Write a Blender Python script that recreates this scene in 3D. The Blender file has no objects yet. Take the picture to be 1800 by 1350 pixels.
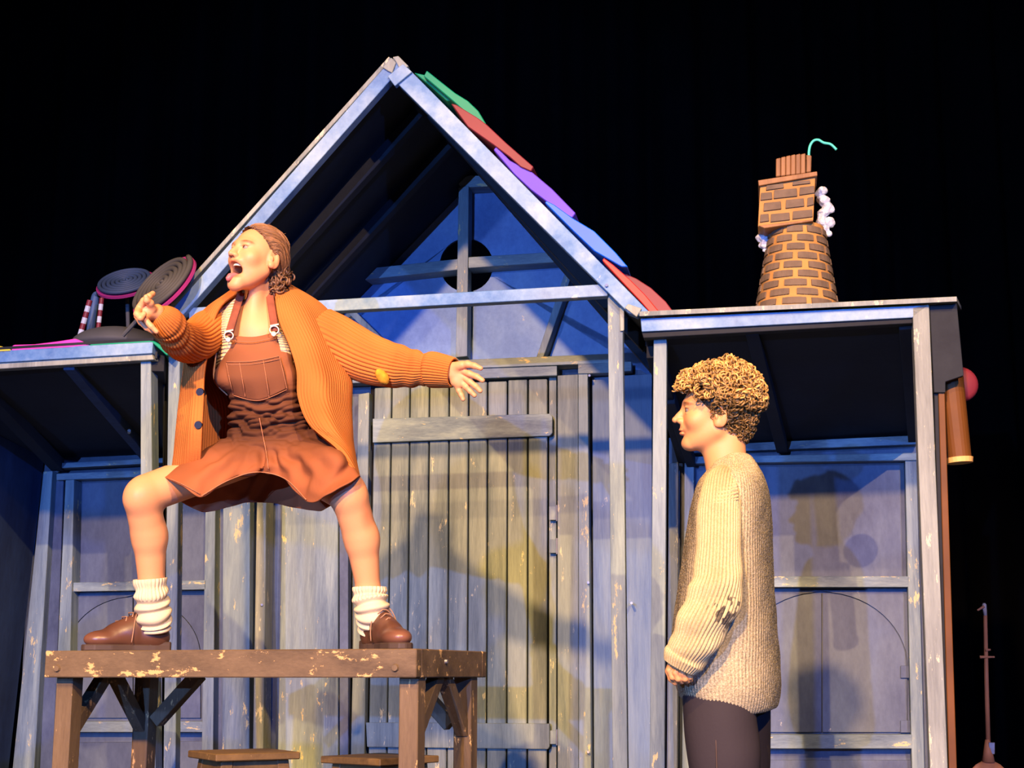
import bpy, bmesh, math, random
import numpy as np
from mathutils import Vector, Matrix, noise as mnoise
random.seed(7)
rng = np.random.default_rng(7)
sc = bpy.context.scene
COL = sc.collection
# ------------------------------------------------------------------ camera, lights, exposure
F = 2600.0
PITCH = math.atan(511.0 / F)
CH = 0.82
CAM = Vector((0, 0, CH))
cd = bpy.data.cameras.new('camera'); cam = bpy.data.objects.new('camera', cd); COL.objects.link(cam)
cam.location = CAM; cam.rotation_euler = (math.pi / 2 + PITCH, 0, 0)
cd.sensor_width = 36; cd.lens = 36 * F / 1800; cd.clip_start = .05; cd.clip_end = 100
sc.camera = cam
sc.view_settings.view_transform = 'Standard'; sc.view_settings.look = 'None'
sc.view_settings.gamma = 1; sc.view_settings.exposure = 0.0
sc.view_settings.use_curve_mapping = False
w = bpy.data.worlds.new('dark_theatre'); sc.world = w; w.use_nodes = True
w.node_tree.nodes['Background'].inputs[0].default_value = (.12, .16, .3, 1)
w.node_tree.nodes['Background'].inputs[1].default_value = .02

def spot(name, loc, target, energy, col, radius, size, blend=.25):
    ld = bpy.data.lights.new(name, 'SPOT'); lo = bpy.data.objects.new(name, ld); COL.objects.link(lo)
    ld.energy = energy; ld.color = col; ld.shadow_soft_size = radius
    ld.spot_size = math.radians(size); ld.spot_blend = blend
    lo.location = loc
    lo.rotation_euler = (Vector(target) - Vector(loc)).to_track_quat('-Z', 'Y').to_euler()
    return lo
spot('warm_left_spot', (-3.4, -8.2, 6.5), (-.05, 5.0, 1.05), 14500, (1, .54, .20), .20, 25, .7)
spot('warm_right_spot', (3.0, -7.6, 7.6), (.1, 5.0, 1.0), 8500, (1, .62, .27), .06, 26, .7)
spot('blue_low_left_spot', (-4.1, -9.6, 1.9), (-.15, 6, 1.8), 6000, (.12, .30, 1), .05, 32)
spot('lavender_left_spot', (-5.6, -8.2, 3.9), (-.1, 6, 1.6), 2000, (.30, .46, 1), .16, 32)
spot('blue_right_spot', (3.6, -8.4, 3.4), (-.2, 6, 1.6), 3600, (.05, .20, 1), .12, 34)
spot('warm_top_spot', (-1.6, -4.0, 7.4), (.0, 4.5, 1.5), 2700, (1, .58, .25), .06, 24)

# ------------------------------------------------------------------ helpers
cp, sp_ = math.cos(PITCH), math.sin(PITCH)
def ray(px, py):
    x = (px - 900) / F; y = (675 - py) / F
    return Vector((x, cp - y * sp_, sp_ + y * cp))
def P(px, py, d, k=.17):
    r = ray(px, py); t = d / (r.y + k * r.x)
    return CAM + r * t
def PY(px, py, Y): return P(px, py, Y, 0)
def proj(v):
    q = v - CAM
    zc = q.y * cp + q.z * sp_; yc = -q.y * sp_ + q.z * cp
    return 900 + F * q.x / zc, 675 - F * yc / zc
def nrm(k=.17):
    return Vector((k, 1, 0)).normalized()

ROOT = {}
def base(o):
    while o.parent: o = o.parent
    return o
def mk(name, verts, faces, mat, parent=None, smooth=False, bev=0, uvs=None, cols=None, solid=0, sub=0):
    off = base(parent).location.copy() if parent else Vector((0, 0, 0))
    me = bpy.data.meshes.new(name)
    me.from_pydata([tuple(Vector(v) - off) for v in verts], [], faces)
    if uvs is not None:
        l = me.uv_layers.new(name='UVMap')
        vi = np.empty(len(me.loops), dtype=np.int32); me.loops.foreach_get('vertex_index', vi)
        l.data.foreach_set('uv', np.asarray(uvs, dtype=np.float32)[vi].ravel())
    if cols is not None:
        a = me.color_attributes.new('tint', 'FLOAT_COLOR', 'POINT')
        c = np.ones((len(verts), 4), dtype=np.float32); c[:, :3] = cols
        a.data.foreach_set('color', c.ravel())
    if bev:
        bm = bmesh.new(); bm.from_mesh(me)
        bmesh.ops.recalc_face_normals(bm, faces=bm.faces)
        bmesh.ops.bevel(bm, geom=list(bm.edges), offset=bev, segments=1, affect='EDGES', clamp_overlap=True)
        bm.to_mesh(me); bm.free()
    else:
        if uvs is None and cols is None and len(verts) < 4000:
            bm = bmesh.new(); bm.from_mesh(me); bmesh.ops.recalc_face_normals(bm, faces=bm.faces); bm.to_mesh(me); bm.free()
    if smooth:
        me.polygons.foreach_set('use_smooth', [True] * len(me.polygons))
    o = bpy.data.objects.new(name, me); COL.objects.link(o)
    if mat: me.materials.append(mat)
    if parent: o.parent = parent
    if solid:
        m = o.modifiers.new('solid', 'SOLIDIFY'); m.thickness = solid; m.offset = 0
    if sub:
        m = o.modifiers.new('sub', 'SUBSURF'); m.levels = sub; m.render_levels = sub
    return o
def tag(o, label=None, cat=None, group=None, kind=None):
    if label: o['label'] = label
    if cat: o['category'] = cat
    if group: o['group'] = group
    if kind: o['kind'] = kind
    return o
def thing(name, loc, label, cat, group=None):
    o = bpy.data.objects.new(name, None); COL.objects.link(o); o.location = loc; o.empty_display_size = .1
    return tag(o, label, cat, group)
def prism(front, off):
    n = len(front); v = [Vector(p) for p in front] + [Vector(p) + off for p in front]
    f = [tuple(range(n)), tuple(range(2 * n - 1, n - 1, -1))]
    f += [(i, i + n, (i + 1) % n + n, (i + 1) % n) for i in range(n)]
    return v, f
def slab(name, pts, d, th, mat, parent, k=.17, floor=False, bev=.002):
    """board whose front face shows at pts on the plane Y+kX=d, th metres thick away from the viewer"""
    w_ = [P(x, y, d, k) for x, y in pts]
    if floor:   # quad TL TR BR BL: carry the two lower corners down to the stage
        for a, b in ((0, 3), (1, 2)):
            t = w_[a].z / max(1e-6, (w_[a].z - w_[b].z)); w_[b] = w_[a] + (w_[b] - w_[a]) * t
    v, f = prism(w_, nrm(k) * th)
    return mk(name, v, f, mat, parent, bev=bev)
def bar(name, a, b, w, mat, parent, up=None, h=None, bev=.002):
    """straight timber between two 3-D points, w wide and h deep"""
    a = Vector(a); b = Vector(b); h = h or w
    z = (b - a).normalized(); up = Vector(up or (0, 1, 0))
    x = z.cross(up).normalized(); y = x.cross(z)
    q = [a + x * sx * w / 2 + y * sy * h / 2 for sx, sy in ((-1, -1), (1, -1), (1, 1), (-1, 1))]
    v, f = prism(q, b - a)
    return mk(name, v, f, mat, parent, bev=bev)
def tubemesh(pts, rad, sides=8, closed_ends=True):
    pts = [Vector(p) for p in pts]; n = len(pts)
    if not hasattr(rad, '__len__'): rad = [rad] * n
    V = []; Fc = []; prev = None
    for i, p in enumerate(pts):
        t = (pts[min(i + 1, n - 1)] - pts[max(i - 1, 0)]).normalized()
        if prev is None:
            prev = t.orthogonal().normalized()
        x = (prev - t * prev.dot(t)).normalized(); prev = x; y = t.cross(x)
        for j in range(sides):
            a = 2 * math.pi * j / sides
            V.append(p + (x * math.cos(a) + y * math.sin(a)) * rad[i])
    for i in range(n - 1):
        for j in range(sides):
            j2 = (j + 1) % sides
            Fc.append((i * sides + j, i * sides + j2, (i + 1) * sides + j2, (i + 1) * sides + j))
    if closed_ends:
        Fc.append(tuple(range(sides - 1, -1, -1))); Fc.append(tuple((n - 1) * sides + j for j in range(sides)))
    return V, Fc
def merge(parts):
    V = []; Fc = []
    for v, f in parts:
        o = len(V); V += list(v); Fc += [tuple(i + o for i in q) for q in f]
    return V, Fc
def catmull(pts, n):
    """n points along a Catmull-Rom spline through pts (any dimension)"""
    p = np.asarray(pts, dtype=float); m = len(p)
    t = np.linspace(0, m - 1, n); i = np.clip(t.astype(int), 0, m - 2); u = (t - i)[:, None]
    p0 = p[np.clip(i - 1, 0, m - 1)]; p1 = p[i]; p2 = p[i + 1]; p3 = p[np.clip(i + 2, 0, m - 1)]
    return .5 * ((2 * p1) + (-p0 + p2) * u + (2 * p0 - 5 * p1 + 4 * p2 - p3) * u ** 2 + (-p0 + 3 * p1 - 3 * p2 + p3) * u ** 3)

# ------------------------------------------------------------------ materials
class NT:
    def __init__(s, name):
        s.m = bpy.data.materials.new(name); s.m.use_nodes = True; s.t = s.m.node_tree; s.b = s.t.nodes['Principled BSDF']
    def n(s, typ, **kw):
        q = s.t.nodes.new(typ)
        for k_, v_ in kw.items(): setattr(q, k_, v_)
        return q
    def l(s, a, b): s.t.links.new(a, b)
    def noise(s, vec, scale, detail=3, rough=.5, dist=0):
        q = s.n('ShaderNodeTexNoise'); q.inputs['Scale'].default_value = scale; q.inputs['Detail'].default_value = detail
        q.inputs['Roughness'].default_value = rough; q.inputs['Distortion'].default_value = dist
        if vec: s.l(vec, q.inputs['Vector'])
        return q.outputs['Fac']
    def ramp(s, fac, stops):
        q = s.n('ShaderNodeValToRGB'); e = q.color_ramp.elements
        while len(e) < len(stops): e.new(.5)
        for i, (p_, c) in enumerate(stops):
            e[i].position = p_; e[i].color = (*c, 1) if len(c) == 3 else c
        s.l(fac, q.inputs[0]); return q.outputs[0]
    def mix(s, fac, a, b, bt='MIX'):
        q = s.n('ShaderNodeMix', data_type='RGBA', blend_type=bt)
        for v_, i in ((fac, 0), (a, 6), (b, 7)):
            if isinstance(v_, (int, float)): q.inputs[i].default_value = v_
            elif isinstance(v_, tuple): q.inputs[i].default_value = (*v_, 1)
            else: s.l(v_, q.inputs[i])
        return q.outputs[2]
    def bump(s, h, strength, dist):
        q = s.n('ShaderNodeBump'); q.inputs['Strength'].default_value = strength; q.inputs['Distance'].default_value = dist
        s.l(h, q.inputs['Height']); s.l(q.outputs[0], s.b.inputs['Normal']); return q
    def objvec(s, scale, rand=True):
        tc = s.n('ShaderNodeTexCoord'); mp = s.n('ShaderNodeMapping'); mp.inputs['Scale'].default_value = scale
        s.l(tc.outputs['Object'], mp.inputs['Vector'])
        if rand:
            oi = s.n('ShaderNodeObjectInfo'); mu = s.n('ShaderNodeMath', operation='MULTIPLY'); mu.inputs[1].default_value = 40
            s.l(oi.outputs['Random'], mu.inputs[0]); cx = s.n('ShaderNodeCombineXYZ')
            for i in range(3): s.l(mu.outputs[0], cx.inputs[i])
            s.l(cx.outputs[0], mp.inputs['Location'])
        return mp.outputs[0]
def flat(name, col, rough=.6, var=.15, scale=8, metal=0, spec=.3, bump=0):
    s = NT(name); v = s.objvec((1, 1, 1)); f = s.noise(v, scale, 4)
    c = s.ramp(f, [(.3, tuple(x * (1 - var) for x in col)), (.7, tuple(min(1, x * (1 + var)) for x in col))])
    s.l(c, s.b.inputs['Base Color']); s.b.inputs['Roughness'].default_value = rough; s.b.inputs['Metallic'].default_value = metal
    s.b.inputs['Specular IOR Level'].default_value = spec
    if bump: s.bump(s.noise(v, scale * 12, 4), .4, bump)
    return s.m
def paint(name, dark, mid, pale, chip, streak=(9, 9, .8), chipamt=.60, rough=.55):
    """brushed scenic paint: streaks along the board, pale scumble, ochre and cream chips"""
    s = NT(name); v = s.objvec(streak); c0 = s.ramp(s.noise(v, 1.6, 5, .6), [(.3, dark), (.5, mid), (.72, pale)])
    v2 = s.objvec((1, 1, 1)); big = s.noise(s.objvec(tuple(x * .45 + .3 for x in streak)), 1.3, 2)
    c1 = s.mix(s.ramp(big, [(.4, (0, 0, 0)), (.68, (.6, .6, .6))]), c0, pale)
    fine = s.noise(s.objvec(tuple(x * 5 for x in streak)), 3, 6, .7)
    c2 = s.mix(.18, c1, s.ramp(fine, [(.35, tuple(x * .5 for x in dark)), (.65, pale)]))
    v3 = s.objvec(tuple(x * 1.3 + 3.5 for x in streak))
    ch = s.noise(v3, 1.5, 8, .72)
    c3 = s.mix(s.ramp(ch, [(chipamt + .01, (0, 0, 0)), (chipamt + .035, (.75, .75, .75))]), c2, chip)
    s.l(c3, s.b.inputs['Base Color']); s.b.inputs['Roughness'].default_value = rough
    s.b.inputs['Specular IOR Level'].default_value = .35
    s.bump(fine, .25, .003)
    return s.m
D1, M1, L1, CH1 = (.045, .075, .13), (.12, .18, .23), (.32, .41, .38), (.75, .60, .24)
M = {}
M['vert'] = paint('blue_paint_upright', D1, M1, L1, CH1)
M['horiz'] = paint('blue_paint_level', D1, M1, L1, CH1, (.8, 9, 9))
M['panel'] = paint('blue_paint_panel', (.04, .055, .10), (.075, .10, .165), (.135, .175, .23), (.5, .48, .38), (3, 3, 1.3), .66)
M['gable'] = paint('gable_blue_paint', (.09, .18, .40), (.13, .25, .50), (.23, .37, .56), (.5, .52, .45), (2.5, 2.5, 2), .68)
M['bay'] = paint('bay_board_paint', (.06, .10, .20), (.09, .16, .28), (.20, .28, .33), (.5, .5, .4), (9, 9, .7), .66)
M['edge'] = paint('rafter_sky_paint', (.035, .12, .34), (.08, .22, .48), (.38, .52, .58), (.8, .8, .75), (2.0, 2.0, 2.0), .66)
M['door'] = paint('door_plank_paint', (.055, .085, .10), (.13, .18, .19), (.30, .36, .31), (.7, .62, .36), (11, 11, .9), .61)
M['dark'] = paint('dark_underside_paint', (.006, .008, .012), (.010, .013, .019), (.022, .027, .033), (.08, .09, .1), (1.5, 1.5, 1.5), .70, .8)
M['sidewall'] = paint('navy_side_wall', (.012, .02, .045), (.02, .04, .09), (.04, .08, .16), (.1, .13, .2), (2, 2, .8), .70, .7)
M['greypost'] = paint('grey_worn_post', (.11, .13, .12), (.22, .25, .22), (.38, .42, .35), (.75, .68, .42), (9, 9, .8), .58)
M['brown'] = paint('brown_worn_wood', (.055, .036, .018), (.115, .076, .036), (.19, .13, .065), (.78, .50, .18), (1.6, 9, 9), .57, .6)
M['brownv'] = paint('brown_worn_wood_upright', (.055, .036, .018), (.115, .076, .036), (.19, .13, .065), (.78, .50, .18), (9, 9, 1.4), .57, .6)
M['stool'] = paint('stool_wood', (.05, .03, .012), (.10, .06, .02), (.2, .12, .04), (.5, .33, .12), (5, 5, 5), .64, .6)
M['black'] = flat('black_gap', (.003, .003, .004), .9)
M['green'] = flat('green_foam', (.0, .26, .13), .5, .2, 3)
M['red'] = flat('red_foam', (.55, .02, .02), .45, .2, 3)
M['crimson'] = flat('crimson_foam', (.17, .018, .03), .5, .2, 3)
M['purple'] = flat('purple_foam', (.09, .04, .50), .5, .2, 3)
M['azure'] = flat('azure_foam', (.0, .12, .80), .45, .15, 3)
M['magenta'] = flat('magenta_foam', (.72, .05, .45), .5, .2, 3)
M['yellow'] = flat('yellow_foam', (.75, .6, .03), .5, .2, 3)
M['charcoal'] = flat('charcoal_foam', (.06, .065, .07), .7, .2, 5)
M['liq_grey'] = flat('grey_foam_rope', (.055, .055, .05), .7, .2, 6)
M['liq_blue'] = flat('blue_black_foam_rope', (.035, .06, .11), .6, .2, 6)
M['pinkrim'] = flat('pink_rim', (.33, .03, .16), .4, .2, 6)
M['white'] = flat('white_paint', (.5, .55, .62), .6, .1)
M['bluepole'] = flat('slate_blue_tube', (.05, .10, .20), .5, .2)
M['mortar'] = flat('ochre_mortar', (.42, .21, .055), .7, .2, 6)
M['brick'] = flat('grey_brown_brick', (.135, .095, .062), .75, .2, 20, bump=.002)
M['chimneywood'] = paint('chimney_wood', (.12, .05, .02), (.23, .10, .035), (.32, .16, .06), (.4, .25, .1), (12, 12, 1), .7)
M['mint'] = flat('mint_wire', (.1, .75, .5), .4, .05)
M['wafer'] = flat('brown_wafer', (.13, .045, .005), .6, .25, 5)
M['cream'] = flat('cream_icing', (.75, .42, .12), .6, .2, 12)
M['steel'] = flat('worn_steel', (.35, .36, .38), .4, .2, 20, .8)
M['floor'] = flat('black_stage_floor', (.012, .012, .013), .6, .3, 3)
M['curtain'] = flat('black_drape', (.0010, .0011, .0014), .95, .3, 3, spec=.05)

# ------------------------------------------------------------------ setting
NV = nrm()
mk('floor', [(-9, -3, 0), (9, -3, 0), (9, 12, 0), (-9, 12, 0), (-9, -3, -.1), (9, -3, -.1), (9, 12, -.1), (-9, 12, -.1)],
   [(0, 1, 2, 3), (7, 6, 5, 4), (0, 4, 5, 1), (1, 5, 6, 2), (2, 6, 7, 3), (3, 7, 4, 0)], M['floor'])['kind'] = 'structure'
V = []; Fc = []
nx = 360
for i in range(nx + 1):
    x = -9 + 18 * i / nx; y = 11.2 + .10 * math.sin(x * 13) + .05 * math.sin(x * 29 + 1)
    for z in (0, 8): V.append((x, y, z))
for i in range(nx): Fc.append((2 * i, 2 * i + 1, 2 * i + 3, 2 * i + 2))
cu = mk('wall_back', V, Fc, M['curtain'], smooth=True, solid=.02); cu['kind'] = 'structure'

DF, DB = 5.6, 6.9      # front frame plane, back wall plane
# ================================================================== centre house
house = thing('gable_house', P(700, 1438, 6.2) * 1, 'blue painted open gable stage house with steep roof and planked door in the centre', 'stage house')
house.location.z = 0
H = house
# roof cross-section lines (front plane, pixels): apex, eaves
apx = (694, 112); eR = (1132, 560); eL = (292, 560)
def roofside(e, nm):
    a0 = P(*apx, DF); e0 = P(*e, DF); up = (e0 - a0).cross(NV).normalized()
    if up.z < 0: up = -up
    ab = P(855, 292, DB + .09); eb = e0 + NV * 1.42
    q = [a0, e0, e0 + up * .012, a0 + up * .012, ab, eb, eb + up * .03, ab + up * .03]
    v, f = q, [(0, 1, 2, 3), (7, 6, 5, 4), (0, 4, 5, 1), (1, 5, 6, 2), (2, 6, 7, 3), (3, 7, 4, 0)]
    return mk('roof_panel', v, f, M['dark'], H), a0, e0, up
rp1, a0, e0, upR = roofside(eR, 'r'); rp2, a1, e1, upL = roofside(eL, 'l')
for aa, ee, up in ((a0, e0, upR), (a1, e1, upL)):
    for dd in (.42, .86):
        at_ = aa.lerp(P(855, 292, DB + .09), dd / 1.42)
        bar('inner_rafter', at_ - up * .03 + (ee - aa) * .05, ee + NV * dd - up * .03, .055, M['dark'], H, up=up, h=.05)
    # capping strip along the roof edge
    ab = P(855, 292, DB + .09); o1 = NV * .045; eb = ee + NV * 1.42
    v = [aa + up * .002 - o1, ee + up * .002 - o1, ee + up * .020 - o1, aa + up * .020 - o1, ab + up * .03, eb + up * .03, eb + up * .045, ab + up * .045]
    f = [(0, 1, 2, 3), (7, 6, 5, 4), (0, 4, 5, 1), (1, 5, 6, 2), (2, 6, 7, 3), (3, 7, 4, 0)]
    mk('roof_edge_strip', v, f, M['greypost'], H, bev=.002)
# front rafters
slab('rafter', [(698, 100), (1140, 547), (1120, 556), (1105, 550), (700, 148), (690, 132)], DF - .05, .05, M['edge'], H)
slab('rafter', [(686, 106), (696, 120), (690, 136), (322, 553), (302, 560), (290, 558)], DF - .05, .05, M['edge'], H)
slab('ridge_block', [(681, 134), (708, 112), (724, 126), (694, 151)], DF - .065, .03, M['edge'], H)
slab('ridge_cap', [(672, 118), (688, 101), (696, 110), (689, 128), (681, 124)], DF - .06, .03, M['greypost'], H)
slab('ridge_cap', [(690, 100), (700, 98), (718, 116), (704, 124), (697, 110)], DF - .058, .03, M['greypost'], H)
slab('rafter_foot', [(1104, 534), (1128, 542), (1119, 557), (1098, 541)], DF - .062, .012, M['greypost'], H)
slab('collar_beam', [(332, 541), (1068, 499), (1068, 520), (332, 561)], DF - .02, .05, M['edge'], H)
slab('post', [(1068, 518), (1094, 512), (1103, 1350), (1077, 1350)], DF, .05, M['vert'], H, floor=True)
slab('post_splice', [(1089, 540), (1097, 539), (1097, 581), (1090, 582)], DF - .01, .01, M['greypost'], H)
slab('post', [(297, 560), (317, 560), (308, 1350), (287, 1350)], DF, .05, M['vert'], H, floor=True)
# back gable panel with round hole, two halves split at the centre post
def back(px_front):  # front cross-section point carried back along the roof
    p = P(*px_front, DF) + NV * (DB + .08 - DF) / nrm().y
    return p
bA, bR, bL = P(855, 292, DB + .09), back(eR), back(eL)
cx, cy, cr = 820, 466, 47
def arc(a0_, a1_, n=16): return [(cx + cr * math.cos(math.radians(a0_ + (a1_ - a0_) * i / n)), cy - cr * math.sin(math.radians(a0_ + (a1_ - a0_) * i / n))) for i in range(n + 1)]
dpan = DB + .105
pA, pR, pL = proj(bA), proj(bR), proj(bL)
top = (820, pA[1] + 38)
slab('gable_panel', [top] + arc(90, 270) + [(820, 650), (pL[0], 650), pL], dpan, .02, M['gable'], H, bev=0)
slab('gable_panel', [top, pA, pR, (pR[0], 650), (820, 650)] + arc(-90, 90), dpan, .02, M['gable'], H, bev=0)
B_ = .11
def bt(name, pts, mat='horiz', dd=0, th=B_, **kw): return slab(name, pts, DB - dd, th, M[mat], H, **kw)
bt('stud', [(806, 330), (824, 326), (821, 626), (801, 628)], 'vert', .012, .09)
bt('header', [(800, 316), (826, 308), (892, 312), (884, 326), (812, 330)], 'horiz')
bt('crossbar', [(655, 471), (805, 455), (805, 474), (637, 492)], 'horiz')
bt('crossbar', [(823, 452), (1006, 441), (1004, 459), (823, 471)], 'horiz')
bt('brace', [(1000, 458), (1011, 466), (955, 628), (943, 628)], 'vert')
bt('brace', [(612, 551), (622, 545), (700, 622), (686, 622)], 'vert')
bt('lintel', [(600, 641), (1072, 622), (1072, 638), (600, 656)], 'horiz', .02, .10)
bt('lintel', [(600, 656), (979, 643), (979, 660), (600, 674)], 'horiz', .01, .09)
bt('header', [(1016, 640), (1075, 637), (1075, 655), (1016, 657)], 'horiz', .02, .10)
# wall behind door and side bays
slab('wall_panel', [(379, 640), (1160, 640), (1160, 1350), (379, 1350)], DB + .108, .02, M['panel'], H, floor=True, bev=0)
# left bay boards
bt('wall_board', [(393, 640), (440, 640), (438, 1350), (390, 1350)], 'vert', .0, floor=True)
bt('wall_board', [(455, 640), (471, 640), (462, 1350), (444, 1350)], 'greypost', .03, .11, floor=True)
bt('wall_board', [(500, 640), (594, 640), (594, 1350), (488, 1350)], 'vert', -.02, .06, floor=True)
bt('wall_board', [(596, 640), (612, 640), (612, 1350), (597, 1350)], 'panel', -.03, .05, floor=True)
bt('jamb', [(630, 693), (649, 690), (640, 1350), (616, 1350)], 'door', .0, floor=True)
bt('jamb', [(980, 660), (1016, 658), (1017, 1350), (980, 1350)], 'door', .0, floor=True)
bt('jamb', [(965, 664), (978, 663), (978, 1350), (965, 1350)], 'door', -.04, .03, floor=True)
bt('jamb', [(1016.5, 657), (1033, 655), (1039, 1350), (1017.5, 1350)], 'vert', .01, .09, floor=True)
slab('wall_board', [(1041, 664), (1146, 657), (1146, 1350), (1044, 1350)], DB + .05, .03, M['bay'], H, floor=True)
bt('header', [(1040, 640), (1110, 635), (1110, 652), (1040, 656)], 'horiz', -.01, .07)
# door
DD = DB + .015
slab('door_backing', [(652, 668), (978, 662), (978, 1350), (644, 1350)], DD + .05, .02, M['black'], H, floor=True, bev=0)
door = slab('door', [(660, 700), (960, 690), (958, 1340), (650, 1340)], DD + .028, .012, M['black'], H, floor=True, bev=0)
tops = [657, 688.4, 720.5, 754.7, 789.5, 824, 857, 892, 928, 963]
bots = [646, 679, 714, 749, 785, 820, 854.5, 890, 926.5, 962]
ytop = [682, 680, 678, 676, 674, 672, 671, 668, 667]
for i in range(9):
    g = 1.3
    slab('plank', [(tops[i] + g, ytop[i]), (tops[i + 1] - g, ytop[i] - 1), (bots[i + 1] - g, 1350), (bots[i] + g, 1350)], DD + random.uniform(-.002, .002), .026, M['door'], door, floor=True, bev=.004)
slab('batten', [(655, 736), (966, 727), (971, 732), (971, 761), (966, 766), (655, 778)], DD - .025, .025, M['horiz'], door)
slab('batten', [(643, 1270), (966, 1272), (966, 1312), (963, 1317), (645, 1313)], DD - .025, .025, M['door'], door)
for y in (890, 948, 1284):
    h = slab('hinge', [(965, y), (981, y), (981, y + 24), (965, y + 24)], DD - .012, .012, M['door'], door, bev=.001)
    v, f = tubemesh([P(979, y - 2, DD - .012), P(979, y + 26, DD - .012)], .005, 8); mk('hinge_pin', v, f, M['steel'], door)
for (x, y) in ((1034, 1024), (1034, 1322), (1036, 660), (460, 1063), (1110, 1060)):
    v, f = tubemesh([P(x, y, DB - .04), P(x, y, DB + .02)], .006, 8); mk('bolt', v, f, M['steel'], H)
v, f = tubemesh([P(1066, 501, DF - .062), P(1066, 501, DF - .04)], .006, 8); mk('bolt', v, f, M['steel'], H)
# foam tiles on the right slope
def z1(l): return [(600 + a / 2.7, 80 + b / 2.7) for a, b in l]
tiles = [
 ('green', 'dark green foam roof tile, uppermost', [(345, 128), (400, 140), (455, 178), (520, 262), (500, 262), (420, 190)], .03, .5),
 ('green', 'bright green foam roof tile near the apex', [(405, 118), (470, 170), (540, 225), (600, 262), (650, 310), (687, 372), (655, 365), (600, 325), (520, 255), (390, 145)], -.01, .42),
 ('crimson', 'dark red foam roof tile', [(520, 275), (545, 280), (650, 345), (690, 375), (780, 460), (912, 575), (900, 597), (850, 575), (800, 530), (720, 470), (600, 385)], -.03, .45),
 ('purple', 'purple foam roof tile', [(735, 478), (800, 545), (905, 600), (1000, 680), (1112, 795), (1095, 818), (1040, 790), (900, 685), (820, 610), (722, 495)], -.02, .42),
 ('azure', 'bright blue foam roof tile', [(975, 737), (1010, 755), (1100, 820), (1200, 880), (1300, 980), (1360, 1050), (1330, 1050), (1200, 975), (1100, 880), (965, 745)], -.03, .45),
 ('red', 'bright red foam roof tile at the eave', [(1245, 1007), (1290, 1040), (1370, 1110), (1440, 1180), (1525, 1283), (1480, 1284), (1420, 1215), (1340, 1130), (1238, 1020)], -.02, .05),
 ('crimson', 'dusky red foam roof tile behind the bright red one', [(1330, 1075), (1400, 1105), (1470, 1150), (1540, 1215), (1590, 1283), (1490, 1287), (1400, 1180)], .04, .4)]
for mt, lb, pts, dd, th in tiles:
    o = slab('roof_tile', z1(pts), DF + dd, th, M[mt], H, bev=.003); o['label'] = lb

# ================================================================== right lean-to
rs = thing('lean_to_shed', Vector((P(1400, 1400, 6.2).x, P(1400, 1400, 6.2).y, 0)), 'blue lean-to shed on the right of the gable house, chimney on its flat roof', 'stage shed')
S = rs
def world_panel(name, front4, th, mat, parent):
    q = [Vector(p) for p in front4]; n = (q[1] - q[0]).cross(q[3] - q[0]).normalized()
    if n.z < 0: n = -n
    v, f = prism(q, n * th); return mk(name, v, f, mat, parent, bev=.001)
DFr = 5.5
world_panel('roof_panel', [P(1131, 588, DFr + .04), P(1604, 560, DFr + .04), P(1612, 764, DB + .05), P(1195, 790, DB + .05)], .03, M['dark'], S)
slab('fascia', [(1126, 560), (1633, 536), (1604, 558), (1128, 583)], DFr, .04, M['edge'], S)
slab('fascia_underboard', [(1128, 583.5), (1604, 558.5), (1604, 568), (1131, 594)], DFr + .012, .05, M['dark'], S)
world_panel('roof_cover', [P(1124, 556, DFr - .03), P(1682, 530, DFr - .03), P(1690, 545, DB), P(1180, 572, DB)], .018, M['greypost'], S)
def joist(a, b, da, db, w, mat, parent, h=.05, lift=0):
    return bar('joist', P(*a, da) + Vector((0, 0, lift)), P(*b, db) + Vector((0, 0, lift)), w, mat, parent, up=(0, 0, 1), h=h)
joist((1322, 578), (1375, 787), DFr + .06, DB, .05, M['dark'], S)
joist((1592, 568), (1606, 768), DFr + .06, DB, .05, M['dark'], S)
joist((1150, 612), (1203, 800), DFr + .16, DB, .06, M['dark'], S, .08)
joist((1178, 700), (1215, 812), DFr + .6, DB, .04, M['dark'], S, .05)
slab('post', [(1149, 596), (1172, 595), (1168, 1350), (1142, 1350)], DFr + .06, .05, M['vert'], S, floor=True)
slab('post', [(1604, 541), (1633, 534), (1666, 1350), (1635, 1350)], DFr, .07, M['greypost'], S, floor=True)
slab('side_board', [(1634, 536), (1682, 533), (1694, 660), (1662, 671), (1662, 690), (1642, 690)], DFr + .02, .03, M['dark'], S)
slab('side_board', [(1642, 690), (1652, 688), (1668, 1350), (1658, 1350)], DFr + .04, .03, M['dark'], S, floor=True)
slab('wafer_strip', [(1649, 670), (1660, 668), (1682, 1350), (1668, 1350)], DFr + .03, .06, M['wafer'], S, floor=True)
# back wall of the lean-to
def rb(name, pts, mat='horiz', dd=0, th=.07, **kw): return slab(name, pts, DB - dd, th, M[mat], S, **kw)
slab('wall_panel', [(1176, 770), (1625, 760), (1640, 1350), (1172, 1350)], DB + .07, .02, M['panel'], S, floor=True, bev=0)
rb('top_plate', [(1200, 784), (1612, 765), (1612, 781), (1200, 797)], 'horiz', .0)
rb('rail', [(1203, 803), (1612, 796), (1612, 809), (1203, 815)], 'horiz', .01)
rb('stile', [(1176, 815), (1192, 812), (1190, 1350), (1174, 1350)], 'greypost', .03, floor=True)
rb('stile', [(1203, 815), (1220, 814), (1216, 1350), (1199, 1350)], 'vert', .0, floor=True)
rb('stile', [(1591, 810), (1611, 809), (1625, 1350), (1603, 1350)], 'vert', .0, floor=True)
rb('rail', [(1217, 1013), (1598, 1013), (1598, 1032), (1217, 1032)], 'horiz', .0)
rb('rail', [(1217, 1291), (1604, 1291), (1604, 1316), (1217, 1316)], 'horiz', .0)
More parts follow.
